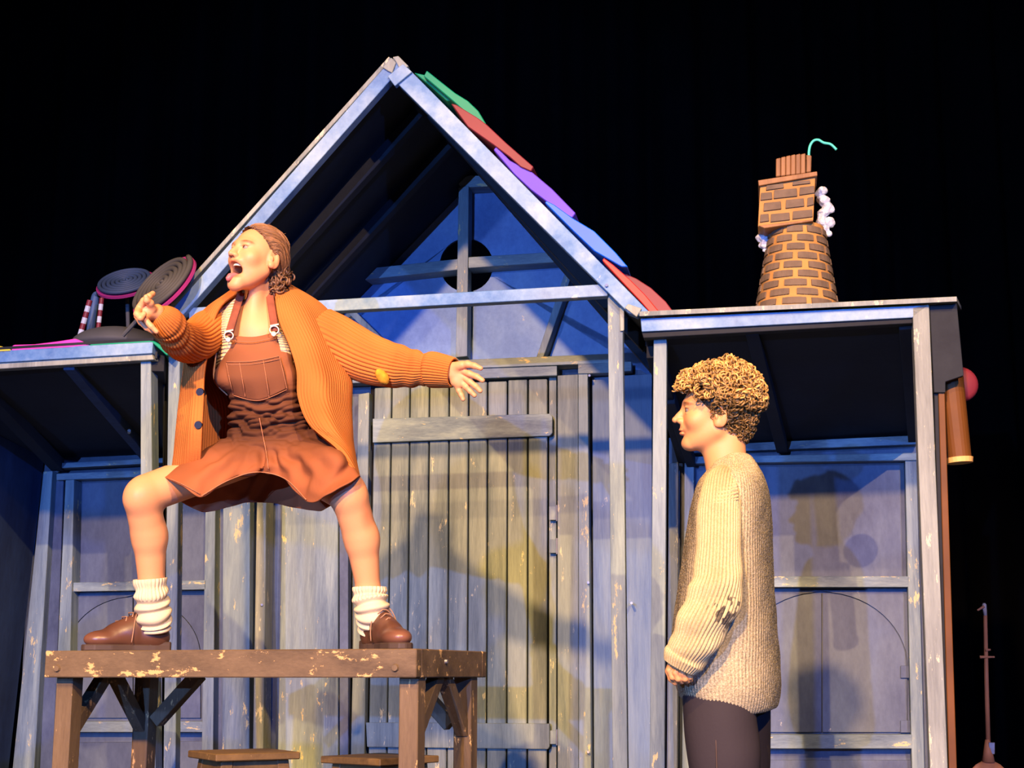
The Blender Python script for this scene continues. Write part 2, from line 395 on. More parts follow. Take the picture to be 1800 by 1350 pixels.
slab('lower_panel', [(1217, 1336), (1604, 1336), (1606, 1500), (1217, 1500)], DB + .055, .014, M['panel'], S)
def shutters(cxp, topy, boty, rx, ry, d, parent, hx=None):
    """two arched shutter leaves and the panel pieces round them, thin dark gap between"""
    def q(a, s=1.0): return (cxp + rx * s * math.cos(a), topy + ry - ry * s * math.sin(a))
    n = 14; lf = [q(math.pi / 2 + math.pi / 2 * i / n) for i in range(n + 1)]
    slab('shutter', [(cxp - 1, topy)] + lf[1:] + [(cxp - rx, boty), (cxp - 1, boty)], d, .012, M['panel'], parent, bev=.001)
    rf = [q(math.pi / 2 - math.pi / 2 * i / n) for i in range(n + 1)]
    slab('shutter', [(cxp + 1, topy)] + rf[1:] + [(cxp + rx, boty), (cxp + 1, boty)], d, .012, M['panel'], parent, bev=.001)
    s = 1.012
    lo = [q(math.pi / 2 + math.pi / 2 * i / n, s) for i in range(n + 1)]; ro = [q(math.pi / 2 - math.pi / 2 * i / n, s) for i in range(n + 1)]
    slab('spandrel', [(cxp, topy - 4)] + lo[1:] + [(cxp - rx - 8, topy + ry), (cxp - rx - 8, topy - 4)], d + .001, .011, M['panel'], parent, bev=0)
    slab('spandrel', [(cxp, topy - 4)] + ro[1:] + [(cxp + rx + 8, topy + ry), (cxp + rx + 8, topy - 4)], d + .001, .011, M['panel'], parent, bev=0)
shutters(1445, 1042, 1287, 150, 135, DB + .056, S)
for y in (1170, 1266):
    rb('hinge', [(1583, y), (1603, y), (1603, y + 22), (1583, y + 22)], 'panel', -.045, .01)
slab('rear_post', [(1625, 772), (1642, 771), (1656, 1350), (1638, 1350)], DB, .05, M['vert'], S, floor=True)
# wafer roll hanging on the outside wall
wr = thing('wafer_roll', P(1687, 812, DFr + .12), 'brown rolled wafer tube hanging outside the right shed post', 'decoration')
ptsw = [P(1670, 664, DFr + .13), P(1678, 735, DFr + .13), P(1686, 806, DFr + .13)]
v, f = tubemesh(ptsw, [.048, .046, .044], 24); mk('tube', v, f, M['wafer'], wr, smooth=False)
v, f = tubemesh([P(1686, 805, DFr + .13), P(1687, 814, DFr + .13)], [.05, .047], 20); mk('icing_end', v, f, M['cream'], wr)
rd = thing('red_disc', P(1691, 676, DFr + .3), 'glossy red round disc sweet behind the brown wafer roll', 'decoration')
V = []; Fc = []
cR = P(1688, 676, DFr + .28)
for i in range(9):
    a = -math.pi / 2 + math.pi * i / 8
    for j in range(28):
        b = 2 * math.pi * j / 28; r = .04 + .028 * math.cos(a) if i not in (0, 8) else .015
        V.append(cR + Vector((r * math.cos(b), .022 * math.sin(a), r * math.sin(b))))
for i in range(8):
    for j in range(28): Fc.append((i * 28 + j, i * 28 + (j + 1) % 28, (i + 1) * 28 + (j + 1) % 28, (i + 1) * 28 + j))
Fc += [tuple(range(28)), tuple(8 * 28 + j for j in range(28))]
mk('disc_body', V, Fc, M['crimson'], rd, smooth=True)
# roof sweets lying on the right roof
o = slab('roof_tile', [(1480, 541), (1530, 536), (1575, 534), (1600, 531), (1600, 538), (1480, 546)], DFr + .02, .4, M['yellow'], S, bev=.002); o['label'] = 'yellow foam roof tile'
o = slab('roof_tile', [(1190, 554), (1260, 549), (1318, 547), (1318, 551), (1190, 558)], DFr + .02, .4, M['cream'], S, bev=.002); o['label'] = 'orange foam roof tile'

# ================================================================== left lean-to
ls = thing('lean_to_shed', Vector((P(60, 1400, 6.2).x, P(60, 1400, 6.2).y, 0)), 'blue lean-to shed on the left with sweets and spiral lollipops on its roof', 'stage shed')
S = ls
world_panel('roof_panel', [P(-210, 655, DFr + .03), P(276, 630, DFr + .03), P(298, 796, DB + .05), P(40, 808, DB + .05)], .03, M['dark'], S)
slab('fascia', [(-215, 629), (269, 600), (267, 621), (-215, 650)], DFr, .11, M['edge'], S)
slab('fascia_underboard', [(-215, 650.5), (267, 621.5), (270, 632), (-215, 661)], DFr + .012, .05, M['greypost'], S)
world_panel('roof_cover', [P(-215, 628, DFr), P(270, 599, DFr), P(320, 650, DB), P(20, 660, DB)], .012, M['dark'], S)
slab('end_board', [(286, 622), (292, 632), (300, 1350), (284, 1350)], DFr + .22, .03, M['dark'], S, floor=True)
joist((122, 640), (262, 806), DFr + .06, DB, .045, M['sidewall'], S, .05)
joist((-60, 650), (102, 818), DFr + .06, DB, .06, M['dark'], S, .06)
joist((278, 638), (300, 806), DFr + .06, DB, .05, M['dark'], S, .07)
v_, f_ = tubemesh([P(227, 760, DB - .6), P(227, 757, DB - .62)], .008, 6); mk('bolt', v_, f_, M['steel'], S)
slab('post', [(247, 636), (265, 635), (273, 1350), (247, 1350)], DFr + .04, .07, M['vert'], S, floor=True)
# left side wall (inner face seen)
bt_ = P(76, 826, DB + .05); bb = P(40, 1137, DB + .05); bb = bt_ + (bb - bt_) * (bt_.z / (bt_.z - bb.z))
ft_ = bt_ - NV * 1.55; ft_.z = P(-220, 655, DFr).z; fb = bb - NV * 1.55; fb.z = 0
btu = bt_.copy(); btu.z += .06
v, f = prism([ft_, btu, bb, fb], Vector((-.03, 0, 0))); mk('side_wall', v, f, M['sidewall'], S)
def lb(name, pts, mat='horiz', dd=0, th=.07, **kw): return slab(name, pts, DB - dd, th, M[mat], S, **kw)
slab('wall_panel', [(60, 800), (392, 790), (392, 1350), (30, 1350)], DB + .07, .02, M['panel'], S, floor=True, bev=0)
lb('top_plate', [(104, 814), (300, 804), (300, 813), (104, 823)], 'horiz', .03)
lb('rail', [(99, 833), (362, 822), (362, 834), (99, 844)], 'horiz', .01)
lb('corner_post', [(76, 829), (92, 828), (60, 1350), (22, 1350)], 'vert', .03, .10, floor=True)
lb('corner_board', [(93, 833), (112, 832), (94, 1350), (70, 1350)], 'panel', -.02, .05, floor=True)
lb('stile', [(115, 844), (130, 843), (119, 1350), (92, 1350)], 'vert', .02, .09, floor=True)
lb('stile', [(362, 826), (379, 825), (374, 1350), (354, 1350)], 'vert', .0, floor=True)
lb('rail', [(122, 1024), (362, 1020), (362, 1036), (121, 1040)], 'horiz', .0)
lb('rail', [(120, 1268), (356, 1268), (356, 1287), (119, 1287)], 'horiz', .0)
slab('lower_panel', [(119, 1305), (356, 1303), (356, 1500), (110, 1500)], DB + .055, .014, M['panel'], S)
shutters(234, 1050, 1262, 118, 105, DB + .056, S)

# --- sweets on the left roof
def sweet(name, label, pts, d, th, mat, cat='foam sweet'):
    w0 = P(*pts[0], d); v, f = prism([P(x, y, d) for x, y in pts], NV * th)
    return tag(mk(name, v, f, M[mat], bev=.003), label, cat)
for nm, lab_, pts, dd, mt in (
  ('roof_tile', 'yellow foam tile at the far left roof edge', [(-30, 605), (0, 608), (18, 613), (20, 619), (-30, 622)], .0, 'yellow'),
  ('roof_tile', 'magenta pink foam tile on the left roof edge', [(20, 609), (24, 606), (60, 605), (100, 600), (132, 595), (145, 600), (157, 606), (120, 612), (20, 617)], .0, 'magenta'),
  ('roof_tile', 'green foam tile on the left roof corner', [(157, 606), (165, 600), (200, 599), (252, 595), (272, 600), (298, 617), (293, 625), (268, 603), (157, 609)], .0, 'green')):
    o = slab(nm, pts, DFr + dd, .38, M[mt], S, bev=.003); o['label'] = lab_
md = thing('foam_mound', P(205, 600, DFr + .45), 'dark grey domed foam sweet lying behind the green roof tile', 'decoration')
V = []; Fc = []
for i in range(9):
    a = math.pi / 2 * i / 8
    for j in range(36):
        b = 2 * math.pi * j / 36
        V.append(P(208, 606, DFr + .45) + Vector((.205 * math.cos(a) * math.cos(b), .2 * math.cos(a) * math.sin(b), .092 * math.sin(a) - .02)))
for i in range(8):
    for j in range(36): Fc.append((i * 36 + j, i * 36 + (j + 1) % 36, (i + 1) * 36 + (j + 1) % 36, (i + 1) * 36 + j))
Fc.append(tuple(range(35, -1, -1)))
mk('dome', V, Fc, M['charcoal'], md, smooth=True)

def lollipop(label, c, rx, ry, rot, d, rope, stick_to, nface=None):
    """spiral rope disc; rx, ry, rot are the apparent ellipse in pixels: the disc is round and tilted in depth"""
    C = P(*c, d); s = 2600 / C.y; R = rx / s
    a = math.radians(rot); maj = Vector((math.cos(a), 0, math.sin(a)))
    # minor axis: tilted in depth so the round disc looks ry/rx flat
    q = ry / rx; mi2 = Vector((-math.sin(a), 0, math.cos(a))); mi = mi2 * q + Vector((0, 1, 0)) * math.sqrt(1 - q * q)
    n = maj.cross(mi).normalized()
    if n.y > 0: n = -n
    t = thing('spiral_lollipop', C, label, 'lollipop', 'spiral lollipops on the left roof')
    turns = 6; N = 260; pts = []; rr = []
    for i in range(N):
        u = i / (N - 1); th = 2 * math.pi * turns * u; r = R * (.04 + .90 * u)
        pts.append(C + maj * r * math.cos(th) + mi * r * math.sin(th) + n * .008); rr.append(R * .072)
    v, f = tubemesh(pts, rr, 8); mk('spiral', v, f, M[rope], t, smooth=True)
    ring = [C - n * .006 + maj * R * math.cos(2 * math.pi * i / 48) + mi * R * math.sin(2 * math.pi * i / 48) for i in range(48)]
    v, f = prism(ring, -n * .011); mk('disc', v, f, M['pinkrim'], t)
    v, f = tubemesh([C - n * .02, P(*stick_to, d + .05)], .009, 8); mk('stick', v, f, M['charcoal'], t)
    return t
lollipop('dark blue spiral lollipop, lower and flatter of the two', (221, 496), 54, 35, 8, DFr + .62, 'liq_blue', (226, 600))
lollipop('charcoal grey spiral lollipop with pink rim beside the gable rafter', (286, 501), 73, 47, 47, DFr + .02, 'liq_grey', (216, 590))
def cane(label, a, b, w, d):
    t = thing('striped_cane', P(*b, d), label, 'candy cane', 'striped candy canes on the left roof')
    A = P(*a, d); B = P(*b, d); n = 7
    for i in range(n):
        v, f = tubemesh([A.lerp(B, i / n), A.lerp(B, (i + 1) / n)], w, 10)
        mk('red_stripe' if i % 2 == 0 else 'white_stripe', v, f, M['crimson' if i % 2 == 0 else 'white'], t, smooth=False)
cane('thicker red and white striped cane left of the blue tube', (158, 528), (138, 600), .012, DFr + .5)
cane('slim red and white striped cane right of the blue tube', (179, 524), (170, 600), .010, DFr + .5)
bp = catmull([P(172, 519, DFr + .6), P(168, 522, DFr + .6), P(164, 545, DFr + .6), P(160, 575, DFr + .6), P(157, 602, DFr + .6)], 20)
v, f = tubemesh(bp, [.010, .015] + [.019] * 18, 12); tag(mk('bent_tube', v, f, M['bluepole'], smooth=True), 'slate blue bent tube between the two striped canes', 'decoration')

# ================================================================== chimney on the right roof
ch = thing('brick_chimney', P(1401, 552, 5.95), 'crooked brick-patterned chimney standing on the right shed roof', 'chimney')
dC = 5.9
cb = P(1401, 552, dC); ct = P(1401, 402, dC); sC = F / cb.y
axis = (ct - cb); Hc = axis.length; axd = axis.normalized()
RB, RT = 74 / sC, 48 / sC
ux = Vector((1, 0, 0)); ux = (ux - axd * ux.dot(axd)).normalized(); uy = axd.cross(ux)
def conep(t, a, extra=0):
    r = RB + (RT - RB) * t + extra
    return cb + axd * (Hc * t) + (ux * math.cos(a) + uy * math.sin(a)) * r
V = []; Fc = []; nA = 48
for i in range(7):
    t = -.04 + 1.04 * i / 6
    for j in range(nA): V.append(conep(t, 2 * math.pi * j / nA))
for i in range(6):
    for j in range(nA): Fc.append((i * nA + j, i * nA + (j + 1) % nA, (i + 1) * nA + (j + 1) % nA, (i + 1) * nA + j))
Fc += [tuple(range(nA)), tuple(6 * nA + j for j in range(nA))]
stk = mk('stack', V, Fc, M['mortar'], ch)
rows = 9
for r in range(rows):
    t0 = .01 + r * (.97 / rows); t1 = t0 + .97 / rows * .70
    n_b = 9; offa = (r % 2) * .5 + random.uniform(-.12, .12)
    for j in range(n_b):
        a0_ = 2 * math.pi * (j + offa) / n_b; a1_ = a0_ + 2 * math.pi / n_b * random.uniform(.72, .86)
        V = []; m = 5
        for ex in (-.002, .006):
            for tt in (t0, t1):
                for q in range(m):
                    aa = a0_ + (a1_ - a0_) * q / (m - 1); edge = .0
                    tq = tt + (.004 if q in (0, m - 1) and tt == t0 else (-.004 if q in (0, m - 1) else 0))
                    V.append(conep(tq, aa, ex))
        f = []
        for q in range(m - 1):
            f.append((2 * m + q, 2 * m + q + 1, 3 * m + q + 1, 3 * m + q))
            f.append((q, 2 * m + q, 2 * m + q + 1, q + 1)) if False else f.append((q, q + 1, 2 * m + q + 1, 2 * m + q))
            f.append((m + q, 3 * m + q, 3 * m + q + 1, m + q + 1))
        f += [(0, 2 * m, 3 * m, m), (m - 1, 2 * m - 1, 4 * m - 1, 3 * m - 1)]
        mk('brick', V, f, M['brick'], ch)
def zc(a, b): return (1300 + a / 4.09, 230 + b / 4.09)
box = slab('chimney_box', [zc(148, 385), zc(545, 325), zc(530, 642), zc(132, 690)], dC - .12, .24, M['mortar'], ch)
slab('cap_plate', [zc(133, 355), zc(558, 290), zc(560, 322), zc(138, 395)], dC - .135, .27, M['chimneywood'], ch)
slab('base_plate', [zc(132, 680), zc(530, 636), zc(530, 648), zc(180, 700)], dC - .125, .25, M['chimneywood'], ch)
bxs = [(190, 385, 318, 420, -12), (380, 360, 510, 385, -10), (245, 420, 415, 480, -12), (430, 400, 540, 455, -10), (150, 440, 235, 492, -4),
       (172, 512, 300, 570, -10), (330, 490, 465, 550, -10), (485, 475, 534, 535, -6), (146, 595, 212, 650, -4), (222, 592, 362, 648, -10), (380, 572, 526, 628, -12)]
for a, b, c_, e, tl in bxs:
    slab('brick', [zc(a + 4, b + 6), zc(c_ - 4, b + tl + 4), zc(c_, e + tl), zc(a, e + 6)], dC - .127, .012, M['brick'], ch, bev=.001)
for sx in range(6):     # ridged pot of upright staves
    a = 262 + sx * 35.5; tp = 200 - 37 * math.sin((sx + .5) / 6 * 1.6)
    slab('stave', [zc(a, tp + 4), zc(a + 34, tp - 4), zc(a + 34, 325 - sx * 4), zc(a - 1, 330 - sx * 4)], dC - .06 - .02 * math.sin((sx + .5) / 6 * math.pi), .08, M['chimneywood'], ch, bev=.003)
slab('stave', [zc(480, 170), zc(518, 176), zc(514, 295), zc(474, 300)], dC - .02, .08, M['chimneywood'], ch, bev=.003)
V, f = tubemesh(catmull([P(*zc(499, 200), dC), P(*zc(499, 150), dC), P(*zc(508, 105), dC), P(*zc(532, 72), dC), P(*zc(566, 65), dC), P(*zc(605, 86), dC), P(*zc(655, 97), dC), P(*zc(697, 136), dC)], 40), .0055, 8)
tag(mk('curled_wire', V, f, M['mint'], smooth=True), 'mint green curled wire rising from the chimney pot', 'wire')
def puff(lab_, blobs, d):
    c0 = P(*zc(*blobs[0][:2]), d); t = []
    bm = bmesh.new()
    for a, b, r in blobs:
        bmesh.ops.create_icosphere(bm, subdivisions=3, radius=r / 4.09 / sC, matrix=Matrix.Translation(P(*zc(a, b), d)))
    for vv in bm.verts:
        nz = mnoise.noise(vv.co * 28) * .012 + mnoise.noise(vv.co * 70) * .006
        vv.co += vv.normal * nz
    me = bpy.data.meshes.new('icing_puff'); bm.to_mesh(me); bm.free(); me.materials.append(M['white'])
    me.polygons.foreach_set('use_smooth', [False] * len(me.polygons))
    o = bpy.data.objects.new('icing_puff', me); COL.objects.link(o); return tag(o, lab_, 'decoration')
puff('tall white crumpled icing puff on the right of the chimney', [(588, 440, 40), (600, 500, 48), (628, 560, 46), (600, 590, 48), (636, 660, 46), (610, 710, 44), (636, 735, 26), (592, 660, 50)], dC + .02)
puff('small white crumpled icing puff on the left of the chimney', [(160, 770, 40), (172, 820, 36), (180, 790, 36), (178, 855, 20)], dC + .0)

# ================================================================== table and stools
KT = .34
nT = nrm(KT); uT = Vector((-1, KT, 0)).normalized()
cT = P(732, 1140, 4.254, KT); LT = (P(80, 1139, 4.254, KT) - cT).length; WT = .60
zt = cT.z; th_ = .083
table = thing('table', Vector((cT.x, cT.y, 0)) + uT * LT / 2 + nT * WT / 2, 'sturdy worn brown wooden table the barefaced woman squats on', 'table')
table['label'] = 'tall worn brown wooden table with diagonal braces, the woman standing on it'
def tbox(name, u0, u1, n0, n1, z0, z1, mat, bev=.003, par=table):
    o_ = Vector((cT.x, cT.y, 0))
    q = [o_ + uT * u + nT * n + Vector((0, 0, z0)) for u, n in ((u0, n0), (u1, n0), (u1, n1), (u0, n1))]
    v, f = prism(q, Vector((0, 0, z1 - z0))); return mk(name, v, f, M[mat], par, bev=bev)
tbox('apron', 0, LT, 0, .04, zt - th_, zt, 'brown'); tbox('apron', 0, LT, WT - .04, WT, zt - th_, zt, 'brown')
tbox('apron', 0, .04, .041, WT - .041, zt - th_, zt, 'brown'); tbox('apron', LT - .04, LT, .041, WT - .041, zt - th_, zt, 'brown')
for i in range(4):
    n0 = .042 + i * (WT - .084) / 4; tbox('top_plank', .041, LT - .041, n0, n0 + (WT - .084) / 4 - .004, zt - .035, zt - .002, 'brown')
for u0 in (.012, LT - .075):
    for n0 in (.045, WT - .11):
        tbox('leg', u0, u0 + .06, n0, n0 + .06, 0, zt - th_ + .03, 'brownv')
def tp(u, n, z): return Vector((cT.x, cT.y, 0)) + uT * u + nT * n + Vector((0, 0, z))
zb = zt - th_
for u in (.042, LT - .045):
    bar('brace', tp(u, .09, zb - .17), tp(u, .27, zb + .01), .04, M['brownv'], table, up=uT)
    bar('brace', tp(u, WT - .10, zb - .17), tp(u, WT - .28, zb + .01), .04, M['brownv'], table, up=uT)
bar('brace', tp(LT - .09, WT - .08, zb - .15), tp(LT - .25, WT - .08, zb + .01), .045, M['brownv'], table, up=nT)
bar('brace', tp(.09, WT - .08, zb - .15), tp(.25, WT - .08, zb + .01), .045, M['brownv'], table, up=nT)
for u in (.065, LT - .05):
    v, f = tubemesh([tp(u, 0, zt - .055), tp(u, -.008, zt - .055)], [.012, .009], 10); mk('bolt', v, f, M['brownv'], table)
v, f = tubemesh([tp(0, .23, zt - .035), tp(-.008, .23, zt - .035)], [.007, .006], 8); mk('bolt', v, f, M['steel'], table)
def stool(c, ztop, size, ang, label):
    t = thing('stool', Vector((c[0], c[1], 0)), label, 'stool', 'wooden stools under the table')
    R = Matrix.Rotation(ang, 3, 'Z')
    def bx(name, x0, x1, y0, y1, z0, z1, tilt=None):
        q = [Vector((x0, y0, z0)), Vector((x1, y0, z0)), Vector((x1, y1, z0)), Vector((x0, y1, z0))]
        v, f = prism(q, Vector((0, 0, z1 - z0)))
        if tilt: v = [p + Vector((tilt[0], tilt[1], 0)) * (z1 - p.z) for p in v]
        mk(name, [R @ p + Vector((c[0], c[1], 0)) for p in v], f, M['stool'], t, bev=.003)
    s = size / 2
    bx('seat', -s, s, -s, s, ztop - .022, ztop)
    q = s - .03
    bx('apron', -q, q, -q, -q + .02, ztop - .09, ztop - .022); bx('apron', -q, q, q - .02, q, ztop - .09, ztop - .022)
    bx('apron', -q, -q + .02, -q + .02, q - .02, ztop - .09, ztop - .022); bx('apron', q - .02, q, -q + .02, q - .02, ztop - .09, ztop - .022)
    for sx in (-1, 1):
        for sy in (-1, 1):
            x0, x1 = sorted((sx * (q - .035), sx * (q + .003))); y0, y1 = sorted((sy * (q - .035), sy * (q + .003)))
            bx('leg', x0, x1, y0, y1, 0, ztop - .022, (sx * .12, sy * .12))
cS = PY(428, 1326, 4.75); stool((cS.x, cS.y), cS.z + .010, .27, math.radians(30), 'wooden stool under the table, left of the right-hand one')
cS2 = PY(668, 1334, 4.9); stool((cS2.x, cS2.y), cS2.z + .010, .27, math.radians(50), 'wooden stool partly behind the table front right leg')

# ================================================================== stringed instrument, far right
si = thing('long_neck_lute', PY(1738, 1390, 8.0), 'slim long-necked wooden lute on a stand before the black drape, far right', 'instrument')
si.location.z = 0
YI = 8.0
M['lutewood'] = flat('pale_brown_wood', (.5, .24, .14), .5, .2, 5)
M['lutewhite'] = flat('bone_head', (.6, .6, .6), .5, .1)
v, f = tubemesh([PY(1732, 1082, YI), PY(1734, 1200, YI), PY(1737, 1310, YI)], [.010, .012, .013], 12); mk('neck', v, f, M['lutewood'], si, smooth=True)
v, f = tubemesh([PY(1730, 1060, YI), PY(1730, 1063, YI), PY(1732, 1082, YI)], [.006, .012, .010], 12); mk('peg_head', v, f, M['lutewhite'], si, smooth=True)
for a, b in (((1722, 1155), (1748, 1155)), ((1732, 1143), (1741, 1142)), ((1730, 1066), (1718, 1073))):
    v, f = tubemesh([PY(*a, YI - .01), PY(*b, YI - .01)], [.008, .005], 8); mk('peg', v, f, M['lutewood'], si)
o = slab('tuner_clip', [(1738, 1305), (1749, 1305), (1749, 1326), (1738, 1326)], YI - .02, .02, M['steel'], si, k=0)
v, f = tubemesh([PY(1736, 1300, YI), PY(1737, 1340, YI)], [.013, .035], 12); mk('heel', v, f, M['lutewood'], si, smooth=True)
c0 = PY(1740, 1395, YI); V = []; Fc = []
for i in range(13):
    a = -math.pi / 2 + math.pi * i / 12
    for j in range(28):
        b = 2 * math.pi * j / 28; V.append(c0 + Vector((.13 * math.cos(a) * math.cos(b), .06 * math.sin(b) * math.cos(a), .17 * math.sin(a))))
for i in range(12):
    for j in range(28): Fc.append((i * 28 + j, i * 28 + (j + 1) % 28, (i + 1) * 28 + (j + 1) % 28, (i + 1) * 28 + j))
mk('sound_bowl', V, Fc, M['lutewood'], si, smooth=True)
bar('stand', c0 + Vector((0, .05, -.1)), Vector((c0.x, c0.y + .05, 0)), .03, M['charcoal'], si)

# ================================================================== figure tools: signed-distance bodies turned into one surface
def npv(p): return np.array([p[0], p[1], p[2]], dtype=np.float32)
def unit(v): v = np.asarray(v, dtype=np.float64); return v / np.linalg.norm(v)
def cone_(a, b, ra, rb):
    a = npv(a); b = npv(b); ba = b - a; L2 = float(ba @ ba)
    def f(X):
        t = np.clip(((X - a) @ ba) / L2, 0, 1)
        return np.sqrt((((X - a) - t[..., None] * ba) ** 2).sum(-1)) - (ra + (rb - ra) * t)
    r = max(ra, rb); return f, np.minimum(a, b) - r, np.maximum(a, b) + r
def ell_(c, r, R=None):
    c = npv(c); r = np.asarray(r, dtype=np.float32); R = np.eye(3, dtype=np.float32) if R is None else np.asarray(R, dtype=np.float32)
    def f(X):
        q = (X - c) @ R      # columns of R are the local axes
        k0 = np.sqrt(((q / r) ** 2).sum(-1)); k1 = np.sqrt(((q / (r * r)) ** 2).sum(-1)) + 1e-9
        return k0 * (k0 - 1) / k1
    e = np.sqrt((R * r) ** 2 @ np.ones(3, dtype=np.float32)); return f, c - e, c + e
def polygonise(ops, lo, hi, h, disp=None):
    lo = np.asarray(lo, dtype=np.float32); n = np.ceil((np.asarray(hi) - lo) / h).astype(int) + 1
    ax = [lo[i] + h * np.arange(n[i], dtype=np.float32) for i in range(3)]
    D = np.full(n, 1.0, dtype=np.float32)
    for op, (f, a, b), k in ops:
        m = max(k, .004) * 1.5 + 3 * h
        i0 = np.clip(np.floor((a - m - lo) / h).astype(int), 0, n); i1 = np.clip(np.ceil((b + m - lo) / h).astype(int) + 1, 0, n)
        if (i1 <= i0).any(): continue
        s = tuple(slice(i0[i], i1[i]) for i in range(3))
        X = np.stack(np.meshgrid(*[ax[i][s[i]] for i in range(3)], indexing='ij'), -1)
        d = f(X); c = D[s]
        if op == 'u':
            hh = np.clip(k - np.abs(c - d), 0, None) / max(k, 1e-6); D[s] = np.minimum(c, d) - hh * hh * k * .25
        else:
            d = -d; hh = np.clip(k - np.abs(c - d), 0, None) / max(k, 1e-6); D[s] = np.maximum(c, d) + hh * hh * k * .25
    if disp is not None:
        X = np.stack(np.meshgrid(*ax, indexing='ij'), -1); D = D + disp(X)
    S = D < 0
    nx_, ny_, nz_ = n
    c = np.zeros((nx_ - 1, ny_ - 1, nz_ - 1), dtype=np.int8)
    cor = [(i, j, k) for i in (0, 1) for j in (0, 1) for k in (0, 1)]
    for i, j, k in cor: c += S[i:nx_ - 1 + i, j:ny_ - 1 + j, k:nz_ - 1 + k]
    act = (c > 0) & (c < 8); idx = np.argwhere(act); m = len(idx)
    ids = np.full(act.shape, -1, dtype=np.int64); ids[act] = np.arange(m)
    acc = np.zeros((m, 3)); cnt = np.zeros(m)
    val = {q: D[idx[:, 0] + q[0], idx[:, 1] + q[1], idx[:, 2] + q[2]] for q in cor}
    for q in cor:
        for a in range(3):
            if q[a] == 0:
                q2 = list(q); q2[a] = 1; q2 = tuple(q2)
                v0, v1 = val[q], val[q2]; ok = (v0 < 0) != (v1 < 0)
                t = np.where(ok, v0 / np.where(ok, v0 - v1, 1), 0)
                pt = np.tile(np.array(q, dtype=float), (m, 1)); pt[:, a] = t
                acc[ok] += pt[ok]; cnt[ok] += 1
    Vv = lo + h * (idx + acc / cnt[:, None])
    faces = []
    for a in range(3):
        b, c2 = (a + 1) % 3, (a + 2) % 3
        s0 = [slice(None)] * 3; s1 = [slice(None)] * 3; s0[a] = slice(0, n[a] - 1); s1[a] = slice(1, n[a])
        e = S[tuple(s0)] != S[tuple(s1)]; w_ = np.argwhere(e)
        ok = (w_[:, b] > 0) & (w_[:, c2] > 0) & (w_[:, b] < n[b] - 1) & (w_[:, c2] < n[c2] - 1); w_ = w_[ok]
        inside = S[tuple(s0)][w_[:, 0], w_[:, 1], w_[:, 2]]
        q = []
        for db, dc in ((0, 0), (-1, 0), (-1, -1), (0, -1)):
            t = w_.copy(); t[:, b] += db; t[:, c2] += dc; q.append(ids[t[:, 0], t[:, 1], t[:, 2]])
        q = np.stack(q, 1); q[~inside] = q[~inside][:, ::-1]; q = q[:, ::-1]
        # outward = away from the inside sample
        faces.append(q)
    Fq = np.concatenate(faces)
    return Vv, Fq[:, ::-1]
def build_blocks(name, ops, blocks, mat, parent, tint=None, disp=None):
    Vs, Fs = [], []; o = 0
    for lo, hi, h in blocks:
        v, f = polygonise(ops, lo, hi, h, disp); Vs.append(v); Fs.append(f + o); o += len(v)
    V = np.concatenate(Vs); Fq = np.concatenate(Fs)
    return fast(name, V, Fq, mat, parent, cols=tint(V) if tint else None)
def fast(name, V, Fq, mat, parent, cols=None, uvs=None, solid=0, smooth=True):
    off = npv(base(parent).location) if parent else np.zeros(3)
    me = bpy.data.meshes.new(name); V = np.asarray(V, dtype=np.float32) - off
    k = Fq.shape[1]
    me.vertices.add(len(V)); me.vertices.foreach_set('co', V.ravel().astype(np.float32))
    me.loops.add(len(Fq) * k); me.loops.foreach_set('vertex_index', Fq.ravel().astype(np.int32))
    me.polygons.add(len(Fq)); me.polygons.foreach_set('loop_start', np.arange(0, len(Fq) * k, k, dtype=np.int32))
    me.update(calc_edges=True)
    me.polygons.foreach_set('use_smooth', np.full(len(Fq), smooth))
    if cols is not None:
        a = me.color_attributes.new('tint', 'FLOAT_COLOR', 'POINT'); c = np.ones((len(V), 4), dtype=np.float32); c[:, :3] = cols
        a.data.foreach_set('color', c.ravel())
    if uvs is not None:
        l = me.uv_layers.new(name='UVMap'); l.data.foreach_set('uv', np.asarray(uvs, dtype=np.float32)[Fq.ravel()].ravel())
    me.validate(); me.materials.append(mat)
    ob = bpy.data.objects.new(name, me); COL.objects.link(ob)
    if parent: ob.parent = parent
    if solid:
        m = ob.modifiers.new('solid', 'SOLIDIFY'); m.thickness = solid; m.offset = 0
    return ob
def nproj(V):
    q = V - np.array([0, 0, CH]); zc = q[:, 1] * cp + q[:, 2] * sp_; yc = -q[:, 1] * sp_ + q[:, 2] * cp
    return np.stack([900 + F * q[:, 0] / zc, 675 - F * yc / zc], 1)
def w3(p): return npv(PY(*p))
def smoothnoise(X, f, seed=0):
    r = np.random.default_rng(seed); o = np.zeros(X.shape[:-1])
    for i in range(6):
        k = r.normal(size=3) * f; o += np.sin(X @ k + r.uniform(0, 6.28))
    return o / 6
